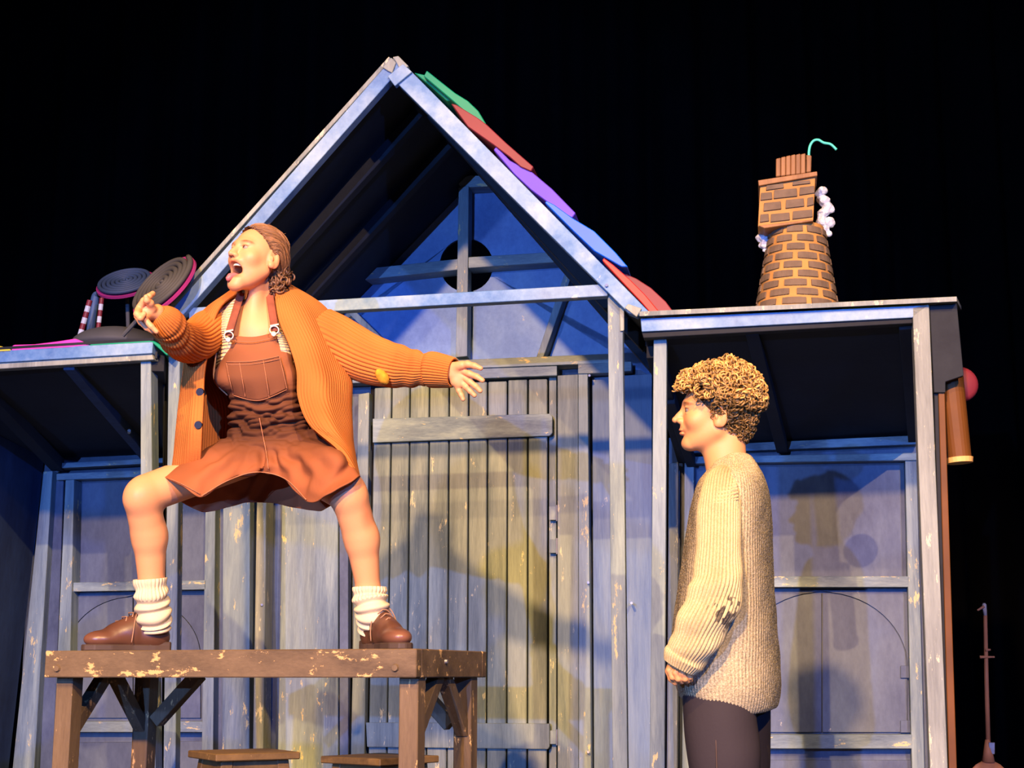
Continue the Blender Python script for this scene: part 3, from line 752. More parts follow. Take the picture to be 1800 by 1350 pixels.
def gridsurf(name, rows, mat, parent, nu=120, nv=120, closed=False, solid=.006, disp=None, tint=None, keep=None):
    """rows of (px, py, Y) control points -> a smooth cloth surface; returns object and grid"""
    R3 = []
    for r in rows:
        p = np.array([w3(q) for q in r])
        if closed:
            m = len(p); pp = np.concatenate([p[-2:], p, p[:3]]); full = catmull(pp, (m + 4) * 40 + 1)
            seg = full[80:80 + m * 40 + 1]
            L = np.concatenate([[0], np.cumsum(np.linalg.norm(np.diff(seg, axis=0), axis=1))]); t = np.linspace(0, L[-1], nu, endpoint=False)
            R3.append(np.stack([np.interp(t, L, seg[:, i]) for i in range(3)], 1))
        else:
            seg = catmull(p, len(p) * 40); L = np.concatenate([[0], np.cumsum(np.linalg.norm(np.diff(seg, axis=0), axis=1))]); t = np.linspace(0, L[-1], nu)
            R3.append(np.stack([np.interp(t, L, seg[:, i]) for i in range(3)], 1))
    G = np.array(R3).reshape(len(rows), -1); G = catmull(G, nv).reshape(nv, nu, 3)
    gu = (np.roll(G, -1, 1) - np.roll(G, 1, 1)) if closed else np.gradient(G, axis=1)
    gv = np.gradient(G, axis=0); N = np.cross(gu, gv); N /= np.linalg.norm(N, axis=-1, keepdims=True) + 1e-9
    u = np.linspace(0, 1, nu, endpoint=not closed); v = np.linspace(0, 1, nv); UU, VV = np.meshgrid(u, v)
    if disp is not None: G = G + N * disp(G, UU, VV)[..., None]
    I = np.arange(nu * nv).reshape(nv, nu)
    if closed: I2 = np.concatenate([I, I[:, :1]], 1)
    else: I2 = I
    Fq = np.stack([I2[:-1, :-1], I2[:-1, 1:], I2[1:, 1:], I2[1:, :-1]], -1).reshape(-1, 4)
    Vf = G.reshape(-1, 3)
    if keep is not None:
        k = keep(Vf, UU.ravel(), VV.ravel()); Fq = Fq[k[Fq].all(1)]
    ob = fast(name, Vf, Fq, mat, parent, cols=tint(Vf, UU.ravel(), VV.ravel()) if tint else None, uvs=np.stack([UU.ravel(), VV.ravel()], 1), solid=solid)
    return ob, G
def ringrow(L, C, Rr, Yl, Yf, Yr, Yb, yb=None, pw=.75, n=9):
    """closed ring seen from the camera: near side from L over C to R, far side back again"""
    out = []
    for i in range(n):
        s = i / (n - 1); e = (1 - math.cos(math.pi * s)) / 2
        x = L[0] + (Rr[0] - L[0]) * e
        t = e; y = L[1] * (1 - t) * (1 - 2 * t) + C[1] * 4 * t * (1 - t) + Rr[1] * t * (2 * t - 1)
        Yb_ = Yl + (Yr - Yl) * e
        out.append((x, y, Yb_ + (Yf - Yb_) * math.sin(math.pi * s) ** pw))
    yb = yb if yb is not None else (L[1] + Rr[1]) / 2
    for i in range(1, n - 1):
        s = i / (n - 1); e = (1 - math.cos(math.pi * s)) / 2
        x = Rr[0] + (L[0] - Rr[0]) * e; Yb_ = Yr + (Yl - Yr) * e
        out.append((x, Rr[1] * (1 - s) + L[1] * s + (yb - (L[1] + Rr[1]) / 2) * math.sin(math.pi * s), Yb_ + (Yb - Yb_) * math.sin(math.pi * s) ** pw))
    return out
def sleeve(name, path, mat, parent, nu=200, nv=140, disp=None, tint=None, solid=.004, squash=1.0):
    """tube cloth: path of (px, py, Y, r)"""
    p = np.array([list(w3(q[:3])) + [q[3]] for q in path]); p = catmull(p, nv)
    C = p[:, :3]; r = p[:, 3]; T = np.gradient(C, axis=0); T /= np.linalg.norm(T, axis=1, keepdims=True)
    V = np.zeros((nv, nu, 3)); a = np.linspace(0, 2 * math.pi, nu, endpoint=False); ref = np.array([0, 1.0, 0])
    NN = np.zeros_like(V)
    for i in range(nv):
        x = ref - T[i] * (ref @ T[i]); x /= np.linalg.norm(x); ref = x; y = np.cross(T[i], x)
        n = np.cos(a)[:, None] * x * squash + np.sin(a)[:, None] * y; NN[i] = n; V[i] = C[i] + n * r[i]
    UU, VV = np.meshgrid(np.linspace(0, 1, nu, endpoint=False), np.linspace(0, 1, nv))
    if disp is not None: V = V + NN * disp(V, UU, VV)[..., None]
    I = np.arange(nu * nv).reshape(nv, nu); I2 = np.concatenate([I, I[:, :1]], 1)
    Fq = np.stack([I2[:-1, :-1], I2[:-1, 1:], I2[1:, 1:], I2[1:, :-1]], -1).reshape(-1, 4)
    Vf = V.reshape(-1, 3)
    return fast(name, Vf, Fq, mat, parent, cols=tint(Vf, UU.ravel(), VV.ravel()) if tint else None, uvs=np.stack([UU.ravel(), VV.ravel()], 1), solid=solid), V
def surfY(G, px, py):
    V = G.reshape(-1, 3); q = nproj(V); d = (q[:, 0] - px) ** 2 + (q[:, 1] - py) ** 2
    k = np.argsort(d)[:40]; k = k[d[k] < d[k[0]] + 16]; return float(V[k, 1].min())
def stitch(name, pts, G, mat, parent, r=.0016, off=.006, n=30):
    q = catmull(np.array(pts, dtype=float), n)
    v, f = tubemesh([PY(a, b, surfY(G, a, b) - off) for a, b in q], r, 6); return mk(name, v, f, mat, parent, smooth=True)

def tintmat(name, base_, rough=.55, sss=0, spec=.3, rib=0, rib_axis='u', ribd=.002, speck=0, noise_s=140, nb=.0008, sheen=0, ribs_v=0):
    s = NT(name); at = s.n('ShaderNodeAttribute', attribute_name='tint'); c = s.mix(1, base_, at.outputs['Color'], 'MULTIPLY')
    v = s.objvec((1, 1, 1), False)
    if speck:
        f = s.noise(v, 230, 2); f2 = s.noise(v, 25, 3)
        c = s.mix(s.ramp(f, [(.40, (speck,) * 3), (.60, (0, 0, 0))]), c, tuple(x * .42 for x in base_))
        c = s.mix(s.ramp(f2, [(.35, (.25,) * 3), (.6, (0, 0, 0))]), c, tuple(x * .6 for x in base_))
    s.l(c, s.b.inputs['Base Color']); s.b.inputs['Roughness'].default_value = rough; s.b.inputs['Specular IOR Level'].default_value = spec
    if sss:
        s.b.inputs['Subsurface Weight'].default_value = sss; s.b.inputs['Subsurface Radius'].default_value = (.02, .008, .004); s.b.inputs['Subsurface Scale'].default_value = .4
    h = s.noise(v, noise_s, 3)
    if rib:
        uv = s.n('ShaderNodeUVMap'); sep = s.n('ShaderNodeSeparateXYZ'); s.l(uv.outputs[0], sep.inputs[0])
        mu = s.n('ShaderNodeMath', operation='MULTIPLY'); mu.inputs[1].default_value = rib * 2 * math.pi
        s.l(sep.outputs[0 if rib_axis == 'u' else 1], mu.inputs[0])
        sn = s.n('ShaderNodeMath', operation='SINE'); s.l(mu.outputs[0], sn.inputs[0])
        ad = s.n('ShaderNodeMath', operation='MULTIPLY_ADD'); ad.inputs[1].default_value = 1.4; s.l(h, ad.inputs[0]); s.l(sn.outputs[0], ad.inputs[2])
        s.bump(ad.outputs[0], .9, ribd)
    else:
        s.bump(h, .5, nb)
    return s.m
M['skin_w'] = tintmat('skin_fair', (.76, .35, .15), .48, .06, .35, nb=.0004)
M['skin_m'] = tintmat('skin_tanned', (.74, .35, .13), .5, .06, .35, nb=.0004)
M['cardigan'] = tintmat('orange_knit', (.50, .16, .035), .9, 0, .1, rib=120, ribd=.0007, noise_s=190, speck=.0, nb=.001)
M['cardi_sleeve'] = tintmat('orange_rib_knit', (.52, .17, .035), .9, 0, .1, rib=0, noise_s=220, nb=.0014)
M['denim'] = tintmat('rust_brown_cotton', (.155, .058, .026), .85, 0, .15, noise_s=90, nb=.0012)
M['denim_strap'] = flat('rust_brown_strap', (.25, .075, .04), .8, .15, 30)
M['thread'] = flat('pale_rust_thread', (.42, .17, .08), .8, .1)
M['cream_knit'] = tintmat('cream_rib_knit', (.72, .60, .36), .85, 0, .1, rib=0, noise_s=160, nb=.001)
M['shirt'] = tintmat('cream_striped_rib_shirt', (.78, .62, .36), .8, 0, .1, rib=26, rib_axis='v', ribd=.003, noise_s=160)
M['leather'] = tintmat('brown_leather', (.10, .042, .022), .36, 0, .5, noise_s=60, nb=.0006)
M['sole'] = flat('dark_sole', (.07, .045, .03), .6, .2)
M['lace'] = flat('brown_lace', (.36, .20, .11), .6, .1)
M['button'] = flat('dark_button', (.012, .010, .010), .35, .1)
M['brassy'] = flat('pale_metal_button', (.85, .8, .62), .35, .05, metal=.3)
M['sweater'] = tintmat('oatmeal_marl_knit', (.62, .52, .29), .92, 0, .1, rib=110, ribd=.0022, speck=.75, noise_s=210)
M['sweater_sleeve'] = tintmat('oatmeal_rib_knit', (.60, .49, .24), .92, 0, .1, rib=0, speck=.35, noise_s=220, nb=.0016)
M['trouser'] = tintmat('charcoal_twill', (.034, .028, .030), .8, 0, .2, noise_s=80, nb=.0012)
M['hair_m'] = tintmat('curly_hair', (.36, .215, .065), .42, 0, .5, noise_s=300)
M['hair_w'] = tintmat('brown_hair', (.20, .10, .045), .45, 0, .5, noise_s=300)
M['eye'] = flat('eye_white', (.28, .23, .19), .3, .03)
M['iris'] = flat('dark_iris', (.04, .02, .012), .2, .05)
M['teeth'] = flat('teeth_cream', (.82, .74, .55), .3, .03)
M['tongue'] = flat('pink_tongue', (.60, .16, .16), .4, .08, 40)
M['mouth'] = flat('dark_mouth', (.10, .008, .006), .5, .1)

def headops(T, kind):
    """T maps head coordinates (x right, y forward, z up) to the world, scale included"""
    R, t, s = T
    def Wp(p): return R @ (np.array(p, dtype=float) * s) + t
    def e(c, r, k=.01, op='u', rot=None):
        RR = R if rot is None else R @ rot
        return (op, ell_(Wp(c), np.array(r) * s, RR), k)
    def c_(a, b, ra, rb, k=.01, op='u'): return (op, cone_(Wp(a), Wp(b), ra * s, rb * s), k)
    o = [e((0, -.014, .032), (.074, .095, .083)), e((0, .022, .0), (.064, .068, .085), .03)]
    if kind == 'w':
        o += [e((0, .032, -.055), (.052, .050, .070), .03), c_((-.046, -.006, -.052), (-.014, .060, -.120), .017, .014, .03), c_((.046, -.006, -.052), (.014, .060, -.120), .017, .014, .03),
              e((0, .066, -.128), (.024, .019, .017), .02)]
    else:
        o += [e((0, .034, -.045), (.050, .052, .062), .03), c_((-.052, -.004, -.050), (-.018, .066, -.094), .017, .015, .03), c_((.052, -.004, -.050), (.018, .066, -.094), .017, .015, .03),
              e((0, .074, -.096), (.022, .017, .015), .018)]
    o += [e((0, .078, .024), (.048, .016, .012), .018), e((-.040, .058, -.025), (.024, .022, .022), .025), e((.040, .058, -.025), (.024, .022, .022), .025)]
    # eye sockets
    for sx in (-1, 1):
        o.append(e((sx * .031, .101, .006), (.019, .016, .012), .012, 's'))
        o.append(e((sx * .031, .0745, .0125), (.0165, .0160, .0066), .004))            # upper lid
        o.append(e((sx * .031, .0735, -.005), (.015, .0145, .005), .004))           # lower lid
    # nose
    o += [c_((0, .082, .018), (0, .104, -.014), .0085, .0095, .012), c_((0, .100, -.012), (0, .112 if kind == 'w' else .115, -.026), .009, .0098, .008),
          e((-.012, .100, -.029), (.0085, .011, .008), .006), e((.012, .100, -.029), (.0085, .011, .008), .006)]
    for sx in (-1, 1): o.append(e((sx * .0065, .103, -.037), (.0035, .006, .004), .002, 's'))
    if kind == 'm':
        o += [e((0, .086, -.048), (.024, .013, .012), .015), e((0, .0945, -.0555), (.021, .0085, .0048), .005), e((0, .0925, -.0655), (.019, .0085, .0058), .005), e((0, .105, -.0603), (.024, .010, .0012), .003, 's')]
    else:
        o += [e((0, .084, -.047), (.028, .015, .012), .015), c_((-.031, .066, -.064), (0, .093, -.0485), .004, .0055, .006), c_((.031, .066, -.064), (0, .093, -.0485), .004, .0055, .006),
              e((0, .066, -.106), (.030, .018, .012), .016),
              e((0, .088, -.0770), (.0305, .050, .0255), .005, 's'), e((0, .055, -.079), (.028, .036, .024), .004, 's'),
              c_((-.029, .064, -.090), (0, .082, -.1045), .004, .006, .005), c_((.029, .064, -.090), (0, .082, -.1045), .004, .006, .005)]
    for sx in (-1, 1):
        rr = np.array(Matrix.Rotation(sx * .35, 3, 'Z') @ Matrix.Rotation(-.2, 3, 'X'))
        o += [e((sx * .0775, -.012, -.006), (.0090, .0225, .036), .006, rot=rr), e((sx * .079, -.006, -.031), (.007, .010, .011), .006, rot=rr),
              e((sx * .0865, -.008, .002), (.006, .0125, .020), .004, 's', rot=rr), e((sx * .083, -.002, -.010), (.004, .005, .010), .003, rot=rr)]
    return o, Wp
def frame_from(fwd, up):
    f = unit(fwd); u = np.asarray(up, dtype=float); u = unit(u - f * (u @ f)); r = np.cross(f, u)   # right = fwd x up
    return np.stack([r, f, u], 1)
def headtint(T, kind):
    R, t, s = T
    def g(V):
        q = ((V - t) @ R) / s; c = np.ones((len(V), 3))
        def blob(c0, r, col, p=1.0):
            d = np.sqrt((((q - np.array(c0)) / np.array(r)) ** 2).sum(1)); w_ = np.clip(1.5 - d, 0, 1)[:, None] * p; return w_, np.array(col)
        L = []
        lip = (.82, .42, .42) if kind == 'w' else (.85, .55, .5)
        if kind == 'm': L.append(blob((0, .095, -.060), (.024, .015, .009), lip))
        else:
            L += [blob((0, .092, -.050), (.026, .012, .005), lip), blob((0, .080, -.1035), (.030, .014, .006), lip), blob((0, .040, -.078), (.036, .040, .029), (.12, .015, .015))]
        for sx in (-1, 1):
            L += [blob((sx * .034, .083, .0255), (.017, .022, .0035), (.30, .22, .18), .95), blob((sx * .048, .078, .022), (.008, .02, .0035), (.45, .35, .3), .8),
                  blob((sx * .031, .088, .009), (.016, .012, .0025), (.35, .22, .2), .8), blob((sx * .042, .06, -.03), (.022, .03, .02), (1.03, .82, .80), .3),
                  blob((sx * .08, -.01, -.006), (.015, .03, .035), (1.05, .80, .76), .6), blob((sx * .0065, .104, -.037), (.005, .006, .004), (.3, .15, .12), .9)]
        L.append(blob((0, .112, -.026), (.014, .012, .012), (1.05, .82, .78), .6))
        for w_, col in L: c = c * (1 - w_) + c * col * w_
        return c
    return g
def eyes(T, parent, look=(0, 1, 0)):
    R, t, s = T
    for sx in (-1, 1):
        c = R @ (np.array([sx * .031, .0755, .0045]) * s) + t; lk = R @ unit(look)
        V = []; Fc = []
        for i in range(13):
            a = -math.pi / 2 + math.pi * i / 12
            for j in range(20):
                b = 2 * math.pi * j / 20; V.append(c + .0128 * s * np.array([math.cos(a) * math.cos(b), math.cos(a) * math.sin(b), math.sin(a)]))
        for i in range(12):
            for j in range(20): Fc.append((i * 20 + j, i * 20 + (j + 1) % 20, (i + 1) * 20 + (j + 1) % 20, (i + 1) * 20 + j))
        eb = mk('eyeball', V, Fc, M['eye'], parent, smooth=True)
        v, f = tubemesh([c + lk * .0105 * s, c + lk * .0131 * s], [.0066 * s, .0058 * s], 16); mk('iris', v, f, M['iris'], eb)

# ================================================================== the woman on the table
Yh = 4.72
woman = thing('person', (P(468, 1138, 4.45, KT).x, 4.75, zt), 'person in orange cardigan and rust brown dungarees squatting on the table, arms flung wide', 'person')
Rw = frame_from((-.63, -.75, .20), (.10, .05, 1)); tw = np.array([-.847, 4.74, 2.174]); Tw = (Rw, tw, .945)
hops, Wh = headops(Tw, 'w')
def sk(a, b, ra, rb, k=.02): return ('u', cone_(w3(a), w3(b), ra, rb), k)
def el(p, r, k=.03): return ('u', ell_(w3(p), r), k)
ops = []
ops += [el((455, 625, 4.83), (.135, .085, .16)), el((458, 590, 4.80), (.10, .075, .10)), el((462, 705, 4.84), (.10, .075, .13)), el((468, 775, 4.87), (.10, .08, .08)),
        sk((395, 562, 4.83), (525, 556, 4.82), .048, .048, .04), sk((452, 575, 4.82), (466, 492, 4.80), .052, .047, .03), sk((440, 572, 4.765), (452, 500, 4.745), .022, .02, .035)]
# arms (inside the sleeves)
ops += [sk((392, 566, 4.82), (338, 606, 4.68), .038, .034), sk((338, 606, 4.68), (276, 548, 4.43), .034, .024), sk((535, 562, 4.82), (655, 640, 4.76), .042, .034), sk((655, 640, 4.76), (796, 657, 4.66), .034, .023)]
# legs
ops += [sk((440, 800, 4.88), (262, 866, 4.69), .068, .062, .03), el((247, 872, 4.665), (.052, .055, .058), .02), sk((250, 880, 4.68), (263, 945, 4.74), .056, .055, .02),
        sk((263, 940, 4.74), (268, 1060, 4.80), .054, .036, .02), sk((268, 1060, 4.80), (273, 1112, 4.83), .034, .026, .02), sk((258, 905, 4.74), (265, 955, 4.77), .045, .040, .02)]
ops += [sk((500, 800, 4.86), (606, 862, 4.55), .068, .062, .03), el((614, 868, 4.52), (.052, .055, .060), .02), sk((616, 880, 4.53), (636, 950, 4.58), .055, .052, .02),
        sk((636, 945, 4.58), (648, 1040, 4.62), .052, .036, .02), sk((648, 1040, 4.62), (654, 1112, 4.65), .034, .026, .02), sk((625, 905, 4.58), (638, 955, 4.62), .045, .042, .02)]
# left hand (photo right), palm to the viewer
def finger(pts, r0, r1, k=.004):
    q = [w3(p) for p in pts]; n = len(q) - 1
    return [('u', cone_(q[i], q[i + 1], r0 + (r1 - r0) * i / n, r0 + (r1 - r0) * (i + 1) / n), k) for i in range(n)]
hl = [('u', ell_(w3((807, 660, 4.655)), (.024, .017, .037)), .012), ('u', cone_(w3((797, 646, 4.65)), w3((812, 642, 4.63)), .018, .014), .012), sk((801, 672, 4.66), (806, 676, 4.66), .016, .014, .012)]
hl += finger([(808, 643, 4.635), (822, 640, 4.62), (834, 643, 4.61), (845, 647.5, 4.605)], .0125, .0075, .006)
hl += finger([(813, 652, 4.645), (825, 657, 4.63), (838, 662, 4.62), (848, 668.5, 4.615)], .0115, .0080)
hl += finger([(814, 662, 4.65), (826, 671, 4.64), (836, 679, 4.635), (844, 687, 4.635)], .0112, .0078)
hl += finger([(810, 671, 4.655), (819, 680, 4.65), (827, 688, 4.65), (834, 695, 4.65)], .0108, .0074)
hl += finger([(803, 677, 4.66), (807, 687, 4.66), (811, 695, 4.66), (814, 702, 4.66)], .0098, .0066)
hr = [('u', ell_(w3((254, 546, 4.40)), (.026, .019, .033)), .012), sk((272, 552, 4.42), (260, 548, 4.40), .023, .024, .012)]
hr += finger([(246, 540, 4.38), (253, 529, 4.37), (262, 521, 4.38), (268.5, 516, 4.40)], .0115, .0082)
hr += finger([(243, 545, 4.375), (241, 552, 4.35), (247, 559, 4.345), (253, 552, 4.35)], .0112, .0085)
hr += finger([(247, 553, 4.385), (255, 562, 4.37), (266, 574, 4.37), (275, 583, 4.375)], .0108, .0075)
hr += finger([(241, 556, 4.39), (248, 567, 4.39), (258, 577, 4.39), (268, 583, 4.395)], .0102, .0068)
hr += finger([(268, 543, 4.39), (264, 533, 4.37), (258, 528, 4.355), (257, 522, 4.35)], .0120, .0078, .006)
ops += hl + hr + hops
def box_(pts, m):
    q = np.array([w3(p) for p in pts]); return q.min(0) - m, q.max(0) + m
blocks = []
hc = Wh((0, 0, -.01)); lo = hc - .150; hi = hc + .150
nz = w3((455, 520, 4.78))[2]
blocks.append((np.array([lo[0], lo[1], nz - .0]), hi, .0021))
b1 = box_([(370, 525, 4.95), (560, 810, 4.70), (560, 525, 4.7)], .05); b1[1][2] = nz + .004
bx0 = w3((345, 600, 4.8))[0]; bx1 = w3((590, 600, 4.7))[0]
blocks.append((np.array([bx0, 4.60, w3((460, 830, 4.8))[2]]), np.array([bx1, 5.02, nz + .0042]), .0045))
blocks.append((np.array([w3((215, 900, 4.7))[0] - .02, 4.40, zt + .06]), np.array([w3((690, 900, 4.6))[0] + .02, 5.02, w3((460, 830, 4.8))[2] + .009]), .005))
blocks.append(box_([(788, 632, 4.60), (852, 706, 4.68)], .02) + (.0016,))
blocks.append(box_([(234, 512, 4.34), (284, 590, 4.44)], .02) + (.0016,))
blocks.append((np.array([bx1 - .006, 4.58, w3((700, 710, 4.7))[2]]), np.array([w3((792, 650, 4.66))[0], 4.90, w3((600, 560, 4.8))[2]]), .006))
blocks.append((np.array([w3((285, 560, 4.45))[0], 4.36, w3((330, 660, 4.7))[2]]), np.array([bx0 + .006, 4.90, w3((330, 520, 4.6))[2]]), .006))
tn = headtint(Tw, 'w')
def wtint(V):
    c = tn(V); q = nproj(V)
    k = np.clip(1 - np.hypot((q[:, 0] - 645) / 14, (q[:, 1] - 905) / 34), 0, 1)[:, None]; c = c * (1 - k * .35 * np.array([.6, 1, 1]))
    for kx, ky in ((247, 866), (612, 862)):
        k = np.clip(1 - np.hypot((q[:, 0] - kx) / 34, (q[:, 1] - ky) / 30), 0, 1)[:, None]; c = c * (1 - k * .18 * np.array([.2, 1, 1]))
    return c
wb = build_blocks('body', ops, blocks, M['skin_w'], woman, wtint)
eyes(Tw, woman, (.35, 1, .25))
# mouth lining, teeth, tongue
def hp(p): return Vector(Wh(p))
def ball(name, c, r, mat, parent, T, seg=20, cutz=None):
    R, t, s = T; V = []; Fc = []
    for i in range(11):
        a = -math.pi / 2 + math.pi * i / 10
        for j in range(seg):
            b = 2 * math.pi * j / seg
            V.append(R @ ((np.array(c) + np.array(r) * np.array([math.cos(a) * math.cos(b), math.cos(a) * math.sin(b), math.sin(a)])) * s) + t)
    for i in range(10):
        for j in range(seg): Fc.append((i * seg + j, i * seg + (j + 1) % seg, (i + 1) * seg + (j + 1) % seg, (i + 1) * seg + j))
    return mk(name, V, Fc, mat, parent, smooth=True)
V = []; Fc = []
for i in range(13):     # upper teeth: a curved band
    a = -1.15 + 2.3 * i / 12
    for z, rr in ((-.054, .0205), (-.061, .0205), (-.061, .0165), (-.054, .0165)):
        V.append(Vector(Wh((rr * math.sin(a), .064 + rr * math.cos(a) * 1.05, z))))
for i in range(12):
    for j in range(4): Fc.append((4 * i + j, 4 * i + (j + 1) % 4, 4 * i + 4 + (j + 1) % 4, 4 * i + 4 + j))
mk('teeth', V, Fc, M['teeth'], woman)
v, f = tubemesh([hp((0, .040, -.100)), hp((0, .062, -.098)), hp((0, .080, -.099)), hp((.001, .092, -.106)), hp((.002, .097, -.117)), hp((.002, .097, -.124))], [.013, .013, .012, .011, .009, .004], 16)
v = [p - Vector(Rw[:, 2]) * ((p - hp((0, 0, -.10))).dot(Vector(Rw[:, 2]))) * .0 for p in v]
mk('tongue', v, f, M['tongue'], woman, smooth=True)

# hair: scalp cap plus combed strands gathered in a low bun
def strands(name, curves, rad, mat, parent, tint, sides=5):
    Vs = []; Fs = []; Cs = []; o = 0
    for c, col, rr in curves:
        v, f = tubemesh(c, [rr * (1 if 0 < i < len(c) - 1 else .35) for i in range(len(c))], sides, False)
        Vs += [tuple(p) for p in v]; Fs += [[a + o for a in q] for q in f]; o += len(v); Cs += [col] * len(v)
    return fast(name, np.array(Vs), np.array(Fs), mat, parent, cols=np.array(Cs))
def scalp(T, u, v_, r=1.0, kx=.078, ky=.099, kz=.088):
    """point on the scalp ellipsoid: u longitude from the forehead (0) to the back (pi), v_ polar angle from the crown"""
    return (np.array([kx * math.sin(v_) * math.sin(u), -.014 + ky * math.sin(v_) * math.cos(u), .034 + kz * math.cos(v_)]) * np.array([r, r, r]))
def w2(T, p): return T[0] @ (np.asarray(p, dtype=float) * T[2]) + T[1]
capops = [('u', ell_(w2(Tw, (0, -.020, .036)), np.array((.080, .098, .088)) * Tw[2], Rw), .01),
          ('u', ell_(w2(Tw, (0, -.070, -.015)), np.array((.058, .042, .038)) * Tw[2], Rw), .03),
          ('s', ell_(w2(Tw, (0, .085, -.015)), np.array((.070, .075, .082)) * Tw[2], Rw), .006),
          ('s', ell_(w2(Tw, (0, .045, -.075)), np.array((.10, .075, .085)) * Tw[2], Rw), .006)]
hair = build_blocks('hair', capops, [(hc - .17, hc + .17, .003)], M['hair_w'], woman, lambda V: np.full((len(V), 3), .75))
cur = []
bun = np.array([-.026, -.102, -.052])
for i in range(900):
    side = random.choice((-1, -1, -1, 1)); h = random.random()
    # hairline start from the forehead parting to the temple
    st = np.array([side * (.004 + .074 * math.sin(h * math.pi * .55)), .070 * math.cos(h * math.pi * .52) - .004, .100 - .088 * h ** 1.3])
    jit = rng.normal(size=3) * .003
    mid1 = np.array([side * (.03 + .058 * math.sin(min(1, h + .25) * math.pi * .5)), .0 - .03 * h, .116 - .095 * h]); mid2 = np.array([side * .066, -.066, .060 - .075 * h])
    end = bun + rng.normal(size=3) * np.array([.018, .012, .018])
    p = catmull(np.array([st, mid1 * .97 + jit, mid2 + jit * 2, end]), 12)
    d = p - np.array([0, -.02, .03]); L = np.sqrt(((d / np.array([.082, .101, .091])) ** 2).sum(1))
    p = np.array([0, -.02, .03]) + d / np.maximum(L, .001)[:, None] * np.clip(L, 1.0, 1.12)[:, None]
    ph = random.uniform(0, 6); p += (np.sin(np.linspace(0, 7, 12) + ph) * .0022)[:, None] * rng.normal(size=3)
    b_ = random.uniform(.55, 1.7)
    cur.append(([Vector(w2(Tw, q)) for q in p], (b_, b_ * .98, b_ * .9), .0021))
for i in range(420):     # bun and loose curls at the nape
    c = bun + np.array([0, .012, .010]) + unit(rng.normal(size=3)) * rng.uniform(0, 1) ** .4 * np.array([.056, .036, .060]); ax1 = unit(rng.normal(size=3)); ax2 = unit(np.cross(ax1, rng.normal(size=3))); r = random.uniform(.006, .016)
    p = [c + r * (ax1 * math.cos(a) + ax2 * math.sin(a)) + np.array([0, 0, -.002 * a]) for a in np.linspace(0, 5.2, 12)]
    b_ = random.uniform(.4, 1.3); cur.append(([Vector(w2(Tw, q)) for q in p], (b_ * .8, b_ * .77, b_ * .7), .0034))
for i in range(26):     # wisps
    st = scalp(Tw, random.uniform(0, 2 * math.pi), random.uniform(.1, 1.3), 1.03); d = unit(rng.normal(size=3) + np.array([0, -.6, .3]))
    p = [st + d * .018 * t_ + np.array([math.sin(t_ * 5), math.cos(t_ * 4), 0]) * .004 for t_ in np.linspace(0, 1, 8)]
    cur.append(([Vector(w2(Tw, q)) for q in p], (1.2, 1.15, 1), .0006))
hs = strands('hair_strands', cur, .0016, M['hair_w'], hair, None); hs['kind'] = 'stuff'

# dungarees, one closed cloth from bib to hem
def wr_disp(G, U, V):
    q = nproj(G.reshape(-1, 3)).reshape(G.shape[:2] + (2,)); x, y = q[..., 0], q[..., 1]
    w1 = np.exp(-((y - 738) / 34) ** 2); w2_ = np.exp(-((y - 655) / 60) ** 2); w3_ = np.clip((y - 780) / 30, 0, 1)
    wx = 26 * smoothnoise(np.stack([x, y, x * 0], -1), .035, 21) + 9 * smoothnoise(np.stack([x, y, x * 0], -1), .09, 22)
    f = .012 * w1 * np.sin((y + wx) * .33 + .25 * np.abs(x - 468) * .12) + .005 * w1 * np.sin((y - wx * .7) * .61 + x * .05) + .004 * w2_ * smoothnoise(np.stack([x, y, x * 0], -1), .045, 3)
    ang = np.arctan2(y - 745, x - 468); rad = np.hypot(x - 468, y - 745)
    f += .010 * w3_ * np.sin(ang * 15 + 2.2 * np.sin(rad * .03) + wx * .12) * np.clip(1 - (rad - 60) / 170, .15, 1) + .003 * smoothnoise(np.stack([x, y, x * 0], -1), .11, 5)
    return f
rows = [ringrow((407, 589), (448, 592), (488, 582), 4.76, 4.715, 4.755, 4.93, 560, .6),
        ringrow((391, 626), (455, 628), (512, 622), 4.78, 4.685, 4.765, 4.95),
        ringrow((379, 668), (452, 668), (521, 664), 4.80, 4.665, 4.765, 4.95),
        ringrow((404, 695), (460, 700), (523, 698), 4.80, 4.690, 4.765, 4.95),
        ringrow((405, 728), (465, 732), (533, 728), 4.80, 4.700, 4.77, 4.96),
        ringrow((398, 768), (468, 775), (560, 768), 4.79, 4.695, 4.74, 4.97),
        [(345, 800, 4.73), (385, 800, 4.66), (425, 805, 4.66), (470, 806, 4.68), (515, 806, 4.61), (565, 798, 4.49), (602, 804, 4.48), (602, 808, 4.66), (560, 815, 4.86), (470, 830, 4.98), (400, 822, 4.94), (350, 806, 4.84)],
        [(283, 838, 4.70), (320, 854, 4.575), (354, 874, 4.575), (400, 847, 4.64), (450, 831, 4.68), (500, 842, 4.63), (540, 882, 4.51), (582, 868, 4.42), (630, 837, 4.45), (624, 850, 4.64), (575, 893, 4.74), (545, 897, 4.82), (450, 882, 4.97), (372, 899, 4.90), (345, 896, 4.84), (296, 866, 4.80)]]
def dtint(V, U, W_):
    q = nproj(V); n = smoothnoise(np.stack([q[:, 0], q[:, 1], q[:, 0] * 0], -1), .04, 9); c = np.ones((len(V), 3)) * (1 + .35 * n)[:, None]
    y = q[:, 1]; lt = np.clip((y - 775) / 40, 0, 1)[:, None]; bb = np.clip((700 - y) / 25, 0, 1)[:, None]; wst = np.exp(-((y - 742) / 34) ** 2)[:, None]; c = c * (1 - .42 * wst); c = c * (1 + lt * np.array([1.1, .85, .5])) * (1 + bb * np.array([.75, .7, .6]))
    return np.clip(c, .3, 3)
